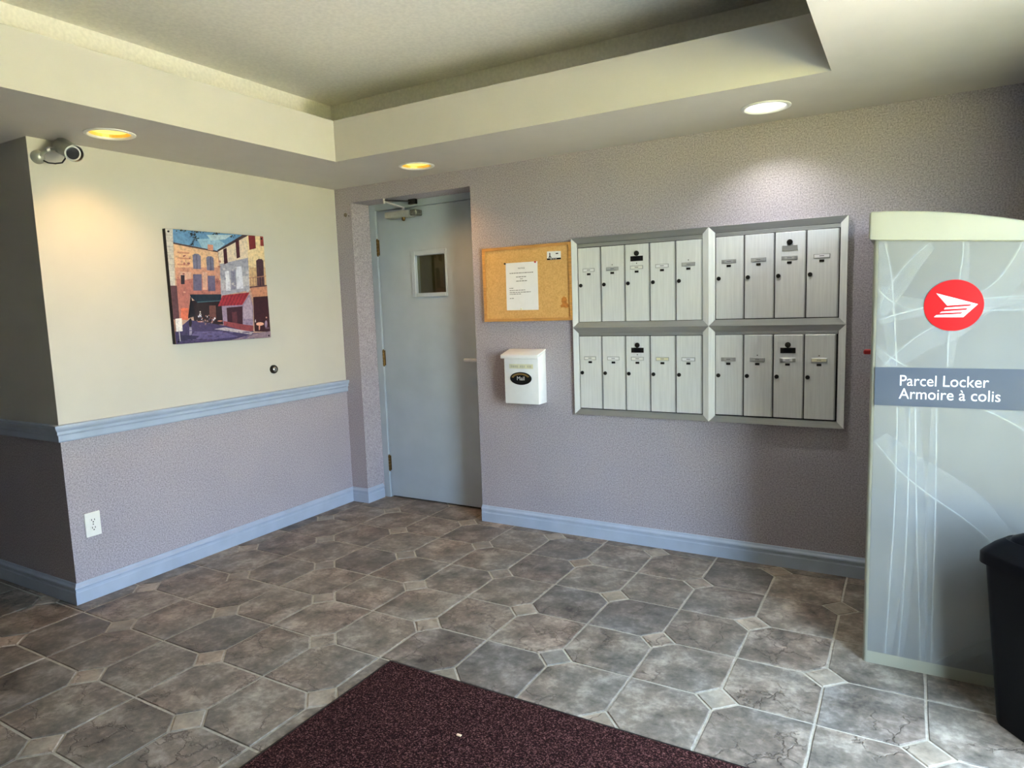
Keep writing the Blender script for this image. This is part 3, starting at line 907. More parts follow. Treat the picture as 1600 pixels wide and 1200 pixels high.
def smooth_curve(pts, n=8):
    pts = [Vector(p) for p in pts]; out = []
    for i in range(len(pts) - 1):
        p0, p1, p2, p3 = pts[max(i - 1, 0)], pts[i], pts[i + 1], pts[min(i + 2, len(pts) - 1)]
        for k in range(n):
            t = k / n
            out.append(0.5 * ((2 * p1) + (-p0 + p2) * t + (2 * p0 - 5 * p1 + 4 * p2 - p3) * t * t + (-p0 + 3 * p1 - 3 * p2 + p3) * t ** 3))
    return out + [pts[-1]]
RIB = {
 'a': ([(3.488, 1.528), (3.43, 1.47), (3.384, 1.402), (3.357, 1.346), (3.341, 1.29)], 0.05),
 'b': ([(3.741, 1.512), (3.714, 1.448), (3.675, 1.389), (3.616, 1.34), (3.547, 1.267), (3.475, 1.225), (3.41, 1.163), (3.363, 1.109)], 0.07),
 'c': ([(3.357, 1.537), (3.377, 1.447), (3.388, 1.336), (3.397, 1.226), (3.404, 1.11)], -0.04),
 'd1': ([(3.41, 0.966), (3.411, 0.773), (3.411, 0.586), (3.405, 0.346), (3.396, 0.05)], 0.045),
 'd2': ([(3.447, 0.966), (3.451, 0.684), (3.45, 0.402), (3.439, 0.05)], 0.03),
 'd3': ([(3.464, 0.966), (3.479, 0.594), (3.493, 0.314), (3.507, 0.05)], 0.03),
 'd4': ([(3.527, 0.966), (3.536, 0.602), (3.538, 0.323), (3.541, 0.05)], -0.03),
 'e': ([(3.341, 0.84), (3.422, 0.739), (3.512, 0.663), (3.607, 0.597), (3.667, 0.547), (3.773, 0.456)], 0.10),
 'f': ([(3.665, 0.966), (3.718, 0.939), (3.771, 0.904), (3.86, 0.84)], 0.05),
 'g': ([(3.341, 1.181), (3.392, 1.136), (3.437, 1.108)], -0.03),
 'h': ([(3.341, 1.376), (3.386, 1.332), (3.454, 1.304), (3.60, 1.298), (3.754, 1.296), (3.9, 1.30)], 0.04),
 'i': ([(3.585, 1.523), (3.578, 1.415), (3.564, 1.31), (3.553, 1.203), (3.553, 1.11)], 0.03),
 'j': ([(3.343, 1.271), (3.435, 1.30), (3.581, 1.33), (3.752, 1.341), (3.9, 1.34)], -0.03),
 'k': ([(3.554, 0.054), (3.625, 0.117), (3.696, 0.169), (3.783, 0.211)], -0.04)}
for q, (nm, (pts, w)) in enumerate(RIB.items()):
    c = smooth_curve(pts); yy = yp - 0.00015 * (q + 1)
    def strip(w0, w1, y, name, mat):
        vs = []
        for i, p in enumerate(c):
            dd = (c[min(i + 1, len(c) - 1)] - c[max(i - 1, 0)]).normalized(); nn = Vector((-dd.y, dd.x))
            f = 0.25 + 0.75 * math.sin(PI * (0.1 + 0.8 * i / (len(c) - 1)))
            for ww in (w0, w1 * (f if abs(w1) > 0.01 else 1)):
                p2 = p + nn * ww
                p2.x = min(max(p2.x, 3.339), kx1 - 0.018)
                lo_, hi_ = (0.047, 0.968) if pts[0][1] < 0.97 else (1.107, ztop(p2.x) - 0.006)
                p2.y = min(max(p2.y, lo_), hi_)
                vs.append((p2.x, y, p2.y))
        mesh(name, vs, [(2 * i, 2 * i + 1, 2 * i + 3, 2 * i + 2) for i in range(len(c) - 1)], mat, gp)
    strip(0.0, w, yy, 'printed_veil', 'veil')
    strip(-0.0022, 0.0022, yy - 0.00007, 'printed_line', 'veil_line')
yb_ = yp - 0.0026
bn = MB().prism_y([(3.338, 0.970), (kx1 - 0.016, 0.970), (kx1 - 0.016, 1.105), (3.338, 1.105)], yb_, yp).build('text_band', 'slate', pk)
text_on_back('Parcel Locker', 3.4155, 1.042, 3.671, yb_ - 0.0004, 'lettering', 'whiteprint', bn, height=0.0365)
text_on_back('Armoire \u00e0 colis', 3.4135, 0.996, 3.704, yb_ - 0.0004, 'lettering', 'whiteprint', bn, height=0.0365)
lg = ell(3.5633, 1.3158, 0.0845, 0.0850, yb_ - 0.0004, yp, 56).build('logo_disc', 'red', pk, label='red round logo with a white winged envelope')
wing = [(3.513, 1.358), (3.631, 1.318), (3.592, 1.276), (3.509, 1.278), (3.517, 1.286), (3.525, 1.291), (3.531, 1.296), (3.537, 1.303), (3.540, 1.309), (3.546, 1.315)]
mesh('logo_wing', [(x, yb_ - 0.0009, z) for x, z in wing], [tuple(range(len(wing)))], 'whiteprint', lg)
for g in ([(3.544, 1.3155), (3.614, 1.3185), (3.609, 1.3130), (3.538, 1.3085)], [(3.535, 1.3030), (3.604, 1.3055), (3.599, 1.3000), (3.529, 1.2955)], [(3.523, 1.2910), (3.590, 1.2925), (3.585, 1.2875), (3.514, 1.2845)]):
    mesh('logo_stripe', [(x, yb_ - 0.0013, z) for x, z in g], [(0, 1, 2, 3)], 'red', lg)
b = MB(); b.box((3.286, -0.56, 1.128), (3.322, -0.52, 1.146), 0.004)
b.build('latch_tab', 'redplastic', pk, label='small red tab behind the left edge')

# ------------------------------------------------------------------ rubbish bin
e1, e2 = Vector((0.61, -0.79, 0)).normalized(), Vector((0.79, 0.61, 0)).normalized()
L1, L2 = 0.40, 0.27
A = Vector((3.630, -1.030, 0)); ctr = A + e1 * L1 / 2 + e2 * L2 / 2
bin_ = thing('rubbish_bin', tuple(ctr), 'navy black plastic rubbish bin with domed lid in front of the parcel locker', 'bin')
def bring(f1, f2, z, r=0.05):
    a, c = L1 / 2 * f1, L2 / 2 * f2
    return [tuple(ctr + e1 * u + e2 * v + Vector((0, 0, z))) for u, v in rrect(-a, a, -c, c, min(r, a * 0.6, c * 0.6), 6)]
def inset(d_): return (1 - 2 * d_ / L1, 1 - 2 * d_ / L2)
shade_auto(loft([bring(*inset(0.052), 0.0, 0.035), bring(*inset(0.048), 0.012, 0.04), bring(*inset(0.013), 0.52, 0.045), bring(*inset(0.013), 0.545, 0.045)]).build('bin_body', 'bin', bin_), 50)
lid = shade_auto(loft([bring(*inset(0.010), 0.522), bring(*inset(0.0), 0.520), bring(*inset(0.0), 0.550), bring(*inset(0.006), 0.560), bring(*inset(0.025), 0.585),
      bring(*inset(0.045), 0.604), bring(*inset(0.047), 0.601), bring(*inset(0.053), 0.601), bring(*inset(0.056), 0.609), bring(*inset(0.085), 0.626), bring(*inset(0.115), 0.633)]).build('bin_lid', 'bin', bin_), 40)

# ------------------------------------------------------------------ picture on the left wall
pic = thing('wall_picture', (0.0, -0.972, 1.215), 'square unframed street cafe picture on black-edged board on the cream wall', 'picture')
py0, py1, pz0, pz1, px = -1.290, -0.655, 1.217, 1.830, 0.026
MB().box((0.0, py0, pz0), (px, py1, pz1), 0.0015).build('picture_board', 'black', pic)
ART = [
 ((196,160,140), [(0,1),(1,1),(1,0),(0,0)]),
 ((104,152,196), [(0.06,1),(0.847,1),(0.843,0.989),(0.484,0.827),(0.06,0.869)]),
 ((150,188,214), [(0.291,0.927),(0.479,0.95),(0.57,0.904),(0.485,0.837),(0.329,0.854)]),
 ((176,200,214), [(0.388,0.974),(0.653,0.992),(0.575,0.945),(0.429,0.926)]),
 ((204,202,196), [(0,1),(0.067,1),(0.044,0.502),(0,0.511)]),
 ((170,166,164), [(0,0.947),(0.063,0.95),(0.063,0.946),(0,0.943)]),
 ((170,166,164), [(0,0.897),(0.061,0.899),(0.06,0.895),(0,0.893)]),
 ((170,166,164), [(0,0.847),(0.058,0.848),(0.058,0.844),(0,0.843)]),
 ((170,166,164), [(0,0.797),(0.056,0.797),(0.056,0.794),(0,0.793)]),
 ((170,166,164), [(0,0.746),(0.054,0.747),(0.053,0.743),(0,0.742)]),
 ((170,166,164), [(0,0.696),(0.051,0.696),(0.051,0.692),(0,0.692)]),
 ((170,166,164), [(0,0.645),(0.049,0.645),(0.048,0.641),(0,0.642)]),
 ((170,166,164), [(0,0.595),(0.046,0.594),(0.046,0.59),(0,0.591)]),
 ((170,166,164), [(0,0.544),(0.044,0.543),(0.043,0.539),(0,0.54)]),
 ((96,62,72), [(0,0.511),(0.063,0.512),(0.065,0.21),(0,0.217)]),
 ((226,184,146), [(0.061,0.874),(0.484,0.823),(0.487,0.651),(0.056,0.639)]),
 ((206,150,126), [(0.059,0.669),(0.49,0.682),(0.487,0.558),(0.057,0.551)]),
 ((186,118,108), [(0.059,0.571),(0.489,0.579),(0.482,0.428),(0.172,0.423),(0.14,0.213),(0.054,0.211)]),
 ((224,120,92), [(0.076,0.314),(0.148,0.313),(0.135,0.208),(0.071,0.21)]),
 ((208,168,150), [(0.096,0.64),(0.205,0.633),(0.199,0.573),(0.098,0.552)]),
 ((90,66,64), [(0.059,0.887),(0.485,0.833),(0.485,0.82),(0.06,0.872)]),
 ((214,148,126), [(0.388,0.888),(0.444,0.886),(0.439,0.833),(0.385,0.838)]),
 ((226,208,184), [(0.488,0.827),(0.818,1),(0.808,0.773),(0.496,0.708)]),
 ((166,166,182), [(0.497,0.714),(0.806,0.784),(0.801,0.471),(0.482,0.421)]),
 ((190,188,196), [(0.499,0.558),(0.805,0.617),(0.803,0.52),(0.492,0.464)]),
 ((232,208,164), [(0.816,1),(1,1),(0.998,0.513),(0.798,0.471)]),
 ((206,170,130), [(0.813,0.692),(0.999,0.698),(0.998,0.513),(0.799,0.476)]),
 ((76,56,60), [(0.482,0.842),(0.767,1),(0.831,1),(0.488,0.827)]),
 ((122,122,150), [(0.23,0.784),(0.251,0.797),(0.289,0.797),(0.31,0.778),(0.301,0.661),(0.226,0.662)]),
 ((122,122,150), [(0.362,0.768),(0.382,0.781),(0.415,0.782),(0.437,0.767),(0.432,0.652),(0.359,0.652)]),
 ((84,84,116), [(0.268,0.786),(0.275,0.786),(0.267,0.665),(0.26,0.665)]),
 ((84,84,116), [(0.402,0.777),(0.41,0.777),(0.402,0.653),(0.394,0.653)]),
 ((104,100,132), [(0.219,0.614),(0.303,0.616),(0.291,0.468),(0.208,0.467)]),
 ((104,98,130), [(0.361,0.603),(0.435,0.604),(0.427,0.464),(0.354,0.462)]),
 ((214,170,150), [(0.313,0.636),(0.359,0.637),(0.348,0.474),(0.3,0.474)]),
 ((62,52,62), [(0.101,0.603),(0.138,0.604),(0.131,0.525),(0.097,0.524)]),
 ((196,140,116), [(0.089,0.807),(0.201,0.807),(0.199,0.793),(0.088,0.793)]),
 ((196,140,116), [(0.084,0.758),(0.196,0.757),(0.194,0.743),(0.083,0.744)]),
 ((196,140,116), [(0.079,0.704),(0.19,0.702),(0.188,0.688),(0.077,0.69)]),
 ((196,140,116), [(0.073,0.65),(0.184,0.647),(0.183,0.633),(0.072,0.636)]),
 ((88,40,50), [(0.543,0.85),(0.58,0.867),(0.58,0.727),(0.541,0.713)]),
 ((84,38,48), [(0.682,0.938),(0.721,0.952),(0.718,0.785),(0.68,0.771)]),
 ((122,40,46), [(0.829,1),(0.906,1),(0.905,0.88),(0.83,0.861)]),
 ((152,60,56), [(0.964,1),(1,1),(1,0.907),(0.96,0.906)]),
 ((224,226,236), [(0.542,0.646),(0.584,0.654),(0.586,0.469),(0.538,0.465)]),
 ((216,218,232), [(0.665,0.692),(0.725,0.701),(0.729,0.491),(0.654,0.482)]),
 ((140,140,164), [(0.606,0.654),(0.655,0.664),(0.649,0.486),(0.593,0.475)]),
 ((74,46,60), [(0.896,0.76),(0.927,0.779),(0.964,0.778),(0.981,0.761),(0.97,0.519),(0.887,0.516)]),
 ((176,130,108), [(0.8,0.593),(1,0.617),(1,0.61),(0.802,0.584)]),
 ((150,110,96), [(0.813,0.59),(0.818,0.59),(0.815,0.507),(0.81,0.507)]),
 ((150,110,96), [(0.844,0.593),(0.85,0.593),(0.846,0.508),(0.841,0.508)]),
 ((150,110,96), [(0.876,0.596),(0.882,0.596),(0.878,0.51),(0.873,0.509)]),
 ((150,110,96), [(0.908,0.598),(0.914,0.599),(0.91,0.511),(0.905,0.511)]),
 ((150,110,96), [(0.941,0.601),(0.946,0.601),(0.943,0.512),(0.937,0.512)]),
 ((150,110,96), [(0.973,0.604),(0.979,0.604),(0.975,0.514),(0.97,0.514)]),
 ((96,64,66), [(0.797,0.507),(1,0.524),(1,0.508),(0.8,0.489)]),
 ((198,138,110), [(0.803,0.492),(1,0.511),(1,0.406),(0.822,0.4)]),
 ((42,22,30), [(0.179,0.378),(0.483,0.376),(0.477,0.151),(0.19,0.161)]),
 ((22,44,62), [(0.169,0.433),(0.483,0.433),(0.477,0.369),(0.235,0.356),(0.177,0.413)]),
 ((80,110,120), [(0.236,0.368),(0.476,0.377),(0.475,0.371),(0.236,0.36)]),
 ((116,70,64), [(0.351,0.331),(0.416,0.33),(0.41,0.205),(0.342,0.207)]),
 ((152,136,162), [(0.477,0.324),(0.706,0.337),(0.79,0.437),(0.819,0.313),(0.799,0.068),(0.477,0.128)]),
 ((176,160,180), [(0.711,0.326),(0.784,0.411),(0.808,0.314),(0.801,0.194),(0.704,0.197)]),
 ((62,26,42), [(0.527,0.307),(0.7,0.317),(0.688,0.138),(0.523,0.151)]),
 ((96,44,56), [(0.579,0.264),(0.635,0.267),(0.627,0.146),(0.575,0.152)]),
 ((150,70,76), [(0.483,0.184),(0.689,0.143),(0.804,0.126),(0.799,0.065),(0.481,0.124)]),
 ((166,46,60), [(0.497,0.423),(0.791,0.45),(0.699,0.33),(0.437,0.323)]),
 ((120,30,46), [(0.522,0.425),(0.529,0.425),(0.47,0.324),(0.463,0.324)]),
 ((120,30,46), [(0.56,0.428),(0.567,0.428),(0.505,0.325),(0.498,0.325)]),
 ((120,30,46), [(0.598,0.432),(0.606,0.432),(0.541,0.326),(0.534,0.326)]),
 ((120,30,46), [(0.637,0.435),(0.645,0.435),(0.577,0.327),(0.569,0.327)]),
 ((120,30,46), [(0.677,0.439),(0.684,0.439),(0.613,0.328),(0.605,0.328)]),
 ((120,30,46), [(0.717,0.443),(0.724,0.443),(0.649,0.329),(0.642,0.329)]),
 ((120,30,46), [(0.757,0.446),(0.765,0.446),(0.686,0.33),(0.679,0.33)]),
 ((62,26,36), [(0.828,0.405),(1,0.413),(1,0.054),(0.815,0.069)]),
 ((20,16,26), [(0.178,0.425),(0.207,0.24),(0.132,0.221)]),
 ((70,60,102), [(0,0.109),(0.139,0.208),(0.493,0.14),(0.8,0.052),(1,0.058),(1,0),(0,0)]),
 ((104,94,140), [(0.184,0.101),(0.463,0.089),(0.63,0.028),(0.313,0.018),(0.133,0.043)]),
 ((48,42,78), [(0.049,0.077),(0.225,0.058),(0.176,0.02),(0.022,0.029)]),
 ((192,182,188), [(0.379,0.113),(0.491,0.125),(0.804,0.063),(0.77,0.04)]),
 ((156,134,146), [(0.786,0.042),(1,0.062),(1,0),(0.54,0.0)]),
 ((214,150,130), [(0.284,0.187),(0.276,0.183),(0.255,0.181),(0.232,0.183),(0.218,0.187),(0.218,0.191),(0.233,0.193),(0.256,0.193),(0.276,0.191)]),
 ((206,130,110), [(0.475,0.185),(0.468,0.181),(0.451,0.179),(0.432,0.181),(0.419,0.184),(0.42,0.188),(0.433,0.191),(0.452,0.191),(0.469,0.189)]),
 ((30,22,30), [(0.165,0.182),(0.158,0.157),(0.149,0.143),(0.139,0.148),(0.135,0.17),(0.138,0.197),(0.146,0.218),(0.157,0.222),(0.164,0.208)]),
 ((196,192,210), [(0.146,0.107),(0.142,0.082),(0.137,0.068),(0.134,0.073),(0.134,0.094),(0.136,0.122),(0.141,0.143),(0.145,0.147),(0.147,0.133)]),
 ((196,192,210), [(0.158,0.107),(0.154,0.084),(0.151,0.072),(0.148,0.076),(0.148,0.095),(0.151,0.12),(0.154,0.139),(0.158,0.143),(0.159,0.13)]),
 ((226,170,146), [(0.928,0.137),(0.916,0.126),(0.888,0.121),(0.858,0.124),(0.839,0.134),(0.84,0.146),(0.861,0.155),(0.892,0.156),(0.918,0.149)]),
 ((210,150,130), [(0.88,0.103),(0.876,0.085),(0.87,0.076),(0.865,0.079),(0.863,0.094),(0.865,0.114),(0.87,0.129),(0.876,0.132),(0.88,0.122)]),
 ((150,130,160), [(0.969,0.133),(0.963,0.109),(0.952,0.097),(0.942,0.102),(0.937,0.122),(0.939,0.147),(0.948,0.167),(0.96,0.171),(0.968,0.158)]),
 ((200,150,130), [(0.971,0.2),(0.968,0.194),(0.963,0.192),(0.958,0.193),(0.955,0.198),(0.955,0.204),(0.959,0.208),(0.965,0.209),(0.969,0.206)]),
 ((110,80,96), [(0.993,0.093),(0.986,0.088),(0.969,0.086),(0.951,0.087),(0.94,0.092),(0.94,0.099),(0.953,0.103),(0.971,0.103),(0.987,0.099)]),
 ((222,216,212), [(0.837,0.171),(0.835,0.161),(0.831,0.156),(0.828,0.158),(0.827,0.166),(0.828,0.177),(0.831,0.184),(0.834,0.186),(0.837,0.181)]),
 ((226,214,208), [(0.26,0.276),(0.258,0.271),(0.254,0.269),(0.249,0.27),(0.246,0.274),(0.247,0.279),(0.25,0.282),(0.255,0.283),(0.259,0.28)]),
 ((236,234,234), [(0.262,0.248),(0.258,0.238),(0.252,0.233),(0.245,0.235),(0.241,0.243),(0.242,0.254),(0.248,0.263),(0.255,0.265),(0.26,0.259)]),
 ((190,140,120), [(0.311,0.237),(0.309,0.233),(0.306,0.231),(0.302,0.232),(0.3,0.235),(0.3,0.239),(0.303,0.242),(0.307,0.243),(0.31,0.241)]),
 ((190,140,120), [(0.342,0.24),(0.34,0.236),(0.336,0.234),(0.333,0.235),(0.33,0.238),(0.331,0.243),(0.334,0.246),(0.338,0.246),(0.341,0.244)]),
 ((206,208,224), [(0.258,0.187),(0.256,0.183),(0.252,0.183),(0.25,0.187),(0.253,0.191),(0.257,0.191)]),
 ((150,120,120), [(0.323,0.19),(0.318,0.181),(0.309,0.181),(0.305,0.191),(0.311,0.2),(0.32,0.2)]),
 ((206,208,224), [(0.265,0.232),(0.26,0.226),(0.251,0.227),(0.247,0.232),(0.252,0.238),(0.261,0.238)]),
 ((236,234,236), [(0.402,0.211),(0.396,0.201),(0.387,0.201),(0.383,0.211),(0.389,0.221),(0.398,0.221)]),
 ((90,80,110), [(0.373,0.198),(0.367,0.187),(0.357,0.187),(0.354,0.198),(0.36,0.209),(0.369,0.209)]),
 ((150,120,120), [(0.375,0.183),(0.372,0.175),(0.368,0.175),(0.367,0.183),(0.37,0.192),(0.374,0.191)]),
 ((60,40,50), [(0.347,0.225),(0.343,0.214),(0.337,0.214),(0.336,0.226),(0.34,0.237),(0.345,0.236)]),
 ((190,130,110), [(0.377,0.207),(0.372,0.203),(0.363,0.204),(0.358,0.208),(0.363,0.211),(0.373,0.211)]),
 ((190,130,110), [(0.273,0.216),(0.27,0.209),(0.265,0.21),(0.263,0.217),(0.266,0.223),(0.271,0.223)]),
 ((60,40,50), [(0.273,0.233),(0.27,0.227),(0.266,0.227),(0.264,0.233),(0.267,0.239),(0.272,0.239)]),
 ((90,80,110), [(0.376,0.198),(0.37,0.19),(0.36,0.19),(0.355,0.198),(0.361,0.206),(0.372,0.206)]),
 ((90,80,110), [(0.341,0.205),(0.336,0.194),(0.331,0.194),(0.329,0.205),(0.333,0.217),(0.339,0.217)]),
 ((90,80,110), [(0.257,0.226),(0.253,0.221),(0.247,0.221),(0.244,0.227),(0.248,0.231),(0.254,0.231)]),
 ((190,130,110), [(0.299,0.199),(0.295,0.191),(0.29,0.191),(0.288,0.199),(0.291,0.207),(0.297,0.207)]),
 ((206,208,224), [(0.389,0.198),(0.385,0.189),(0.38,0.19),(0.378,0.198),(0.382,0.206),(0.387,0.206)]),
 ((236,234,236), [(0.381,0.2),(0.378,0.195),(0.372,0.195),(0.37,0.2),(0.373,0.205),(0.379,0.205)]),
 ((150,120,120), [(0.303,0.166),(0.298,0.155),(0.289,0.155),(0.286,0.166),(0.291,0.177),(0.3,0.177)]),
 ((150,120,120), [(0.22,0.199),(0.217,0.195),(0.211,0.195),(0.209,0.2),(0.212,0.204),(0.218,0.204)]),
 ((90,80,110), [(0.341,0.17),(0.336,0.164),(0.327,0.164),(0.323,0.17),(0.328,0.176),(0.337,0.176)]),
 ((60,40,50), [(0.258,0.254),(0.255,0.248),(0.249,0.248),(0.247,0.254),(0.251,0.259),(0.256,0.259)]),
 ((150,120,120), [(0.327,0.187),(0.325,0.183),(0.321,0.183),(0.32,0.188),(0.322,0.192),(0.326,0.192)]),
 ((150,120,120), [(0.368,0.175),(0.362,0.167),(0.352,0.167),(0.347,0.176),(0.353,0.183),(0.364,0.183)]),
 ((236,234,236), [(0.297,0.192),(0.295,0.188),(0.291,0.188),(0.289,0.192),(0.292,0.196),(0.296,0.196)]),
 ((90,80,110), [(0.248,0.149),(0.242,0.141),(0.232,0.141),(0.228,0.15),(0.234,0.158),(0.244,0.157)]),
 ((236,234,236), [(0.322,0.23),(0.319,0.222),(0.315,0.222),(0.313,0.23),(0.316,0.238),(0.321,0.238)]),
 ((60,40,50), [(0.369,0.219),(0.364,0.214),(0.356,0.214),(0.352,0.22),(0.357,0.225),(0.365,0.224)]),
 ((206,208,224), [(0.26,0.24),(0.256,0.235),(0.25,0.235),(0.247,0.241),(0.251,0.246),(0.257,0.246)]),
 ((206,208,224), [(0.387,0.193),(0.383,0.19),(0.376,0.19),(0.373,0.194),(0.377,0.197),(0.384,0.197)]),
 ((206,208,224), [(0.266,0.209),(0.263,0.203),(0.256,0.203),(0.254,0.209),(0.257,0.214),(0.264,0.214)]),
 ((150,120,120), [(0.279,0.19),(0.274,0.178),(0.267,0.179),(0.264,0.19),(0.269,0.201),(0.276,0.201)]),
 ((90,80,110), [(0.293,0.175),(0.288,0.167),(0.28,0.168),(0.276,0.175),(0.281,0.183),(0.29,0.182)]),
 ((206,208,224), [(0.242,0.234),(0.236,0.226),(0.227,0.227),(0.223,0.235),(0.228,0.243),(0.238,0.243)]),
 ((60,40,50), [(0.4,0.193),(0.395,0.185),(0.385,0.185),(0.382,0.194),(0.387,0.202),(0.396,0.202)]),
 ((190,130,110), [(0.37,0.186),(0.366,0.176),(0.361,0.176),(0.36,0.186),(0.363,0.196),(0.368,0.196)]),
 ((80,66,96), [(0.699,0.056),(0.683,0.055),(0.651,0.056),(0.635,0.059),(0.651,0.06),(0.683,0.059)]),
 ((52,46,84), [(0.797,0),(0.791,0),(0.779,0),(0.774,0),(0.78,0),(0.792,0)]),
 ((92,82,128), [(0.229,0.02),(0.215,0.017),(0.188,0.019),(0.175,0.023),(0.189,0.026),(0.216,0.024)]),
 ((80,66,96), [(0.459,0.055),(0.444,0.053),(0.414,0.054),(0.4,0.057),(0.415,0.059),(0.444,0.058)]),
 ((92,82,128), [(0.144,0.029),(0.133,0.027),(0.112,0.028),(0.102,0.031),(0.113,0.033),(0.134,0.032)]),
 ((80,66,96), [(0.408,0.029),(0.394,0.027),(0.366,0.028),(0.352,0.032),(0.366,0.035),(0.394,0.033)]),
 ((120,108,150), [(0.754,0.067),(0.739,0.064),(0.71,0.065),(0.696,0.07),(0.71,0.072),(0.74,0.071)]),
 ((80,66,96), [(0.66,0.002),(0.654,0.0),(0.644,0.001),(0.638,0.003),(0.644,0.005),(0.655,0.004)]),
 ((120,108,150), [(0.542,0.049),(0.53,0.047),(0.507,0.049),(0.496,0.051),(0.507,0.053),(0.531,0.052)]),
 ((92,82,128), [(0.373,0.031),(0.365,0.029),(0.35,0.03),(0.342,0.033),(0.35,0.035),(0.366,0.034)]),
 ((80,66,96), [(0.185,0.023),(0.176,0.02),(0.159,0.021),(0.151,0.025),(0.16,0.028),(0.177,0.028)]),
 ((80,66,96), [(0.356,0.082),(0.342,0.08),(0.315,0.081),(0.301,0.084),(0.315,0.087),(0.342,0.085)]),
 ((120,108,150), [(0.189,0.027),(0.179,0.025),(0.16,0.026),(0.151,0.029),(0.161,0.032),(0.18,0.031)]),
 ((92,82,128), [(0.729,0.012),(0.716,0.008),(0.691,0.009),(0.679,0.014),(0.692,0.018),(0.717,0.017)]),
 ((80,66,96), [(0.563,0.006),(0.553,0.002),(0.534,0.003),(0.525,0.008),(0.535,0.011),(0.554,0.01)]),
 ((52,46,84), [(0.252,0.028),(0.24,0.026),(0.216,0.027),(0.205,0.03),(0.217,0.032),(0.24,0.031)]),
 ((92,82,128), [(0.737,0.062),(0.723,0.061),(0.697,0.062),(0.684,0.065),(0.697,0.066),(0.724,0.065)]),
 ((80,66,96), [(0.352,0.053),(0.339,0.05),(0.313,0.052),(0.3,0.056),(0.314,0.058),(0.339,0.057)]),
 ((80,66,96), [(0.499,0.048),(0.485,0.046),(0.457,0.047),(0.443,0.051),(0.457,0.053),(0.486,0.052)]),
 ((92,82,128), [(0.661,0),(0.648,0),(0.623,0),(0.61,0),(0.623,0.001),(0.649,0)]),
 ((80,66,96), [(0.349,0.019),(0.336,0.016),(0.31,0.018),(0.298,0.022),(0.311,0.024),(0.337,0.023)]),
 ((80,66,96), [(0.789,0.035),(0.777,0.033),(0.752,0.034),(0.74,0.038),(0.752,0.04),(0.777,0.039)]),
 ((120,108,150), [(0.241,0.038),(0.226,0.036),(0.197,0.037),(0.183,0.041),(0.198,0.043),(0.227,0.041)]),
 ((52,46,84), [(0.423,0.044),(0.414,0.04),(0.399,0.041),(0.391,0.045),(0.4,0.049),(0.415,0.049)]),
 ((92,82,128), [(0.259,0.035),(0.254,0.031),(0.243,0.032),(0.238,0.036),(0.244,0.039),(0.254,0.038)]),
 ((120,108,150), [(0.76,0.054),(0.751,0.052),(0.733,0.053),(0.724,0.056),(0.734,0.058),(0.751,0.057)]),
 ((92,82,128), [(0.169,0.11),(0.156,0.106),(0.131,0.107),(0.119,0.112),(0.132,0.115),(0.157,0.114)]),
 ((80,66,96), [(0.806,0.069),(0.793,0.065),(0.767,0.066),(0.754,0.071),(0.768,0.075),(0.794,0.074)]),
 ((92,82,128), [(0.182,0.027),(0.176,0.024),(0.163,0.025),(0.157,0.028),(0.164,0.031),(0.176,0.03)]),
 ((120,108,150), [(0.76,0.065),(0.745,0.062),(0.715,0.063),(0.7,0.067),(0.715,0.071),(0.746,0.069)]),
 ((80,66,96), [(0.753,0.064),(0.739,0.061),(0.713,0.063),(0.7,0.066),(0.713,0.068),(0.74,0.067)]),
 ((80,66,96), [(0.302,0.076),(0.288,0.073),(0.26,0.075),(0.247,0.078),(0.261,0.08),(0.289,0.079)]),
 ((120,108,150), [(0.402,0.025),(0.392,0.022),(0.373,0.023),(0.364,0.027),(0.374,0.03),(0.393,0.029)]),
 ((80,66,96), [(0.306,0.023),(0.294,0.02),(0.271,0.021),(0.259,0.025),(0.271,0.028),(0.295,0.027)]),
 ((92,82,128), [(0.37,0.014),(0.363,0.013),(0.351,0.013),(0.344,0.016),(0.351,0.017),(0.364,0.016)]),
 ((120,108,150), [(0.812,0),(0.799,0),(0.775,0),(0.763,0),(0.775,0),(0.8,0)]),
 ((52,46,84), [(0.207,0.086),(0.196,0.084),(0.174,0.085),(0.163,0.088),(0.175,0.091),(0.196,0.09)]),
 ((52,46,84), [(0.541,0.089),(0.535,0.088),(0.523,0.088),(0.518,0.09),(0.524,0.092),(0.535,0.092)]),
 ((120,108,150), [(0.165,0.076),(0.16,0.073),(0.151,0.074),(0.146,0.076),(0.151,0.079),(0.16,0.078)]),
 ((120,108,150), [(0.644,0.072),(0.638,0.069),(0.626,0.07),(0.62,0.073),(0.627,0.075),(0.639,0.074)]),
 ((52,46,84), [(0.748,0.024),(0.734,0.021),(0.706,0.022),(0.693,0.027),(0.707,0.03),(0.734,0.028)]),
 ((92,82,128), [(0.796,0),(0.784,0),(0.76,0),(0.749,0.001),(0.761,0.004),(0.785,0.003)]),
 ((80,66,96), [(0.623,0.039),(0.616,0.035),(0.602,0.036),(0.596,0.04),(0.603,0.044),(0.616,0.044)]),
 ((52,46,84), [(0.46,0.093),(0.453,0.089),(0.44,0.089),(0.434,0.094),(0.441,0.098),(0.454,0.097)]),
 ((120,108,150), [(0.492,0.047),(0.477,0.045),(0.449,0.046),(0.435,0.05),(0.449,0.052),(0.478,0.05)]),
 ((92,82,128), [(0.393,0.062),(0.385,0.059),(0.369,0.06),(0.362,0.064),(0.37,0.067),(0.385,0.066)]),
 ((92,82,128), [(0.331,0.031),(0.324,0.028),(0.312,0.028),(0.306,0.033),(0.313,0.036),(0.325,0.036)]),
 ((92,82,128), [(0.705,0.066),(0.694,0.063),(0.673,0.064),(0.663,0.068),(0.674,0.071),(0.695,0.071)]),
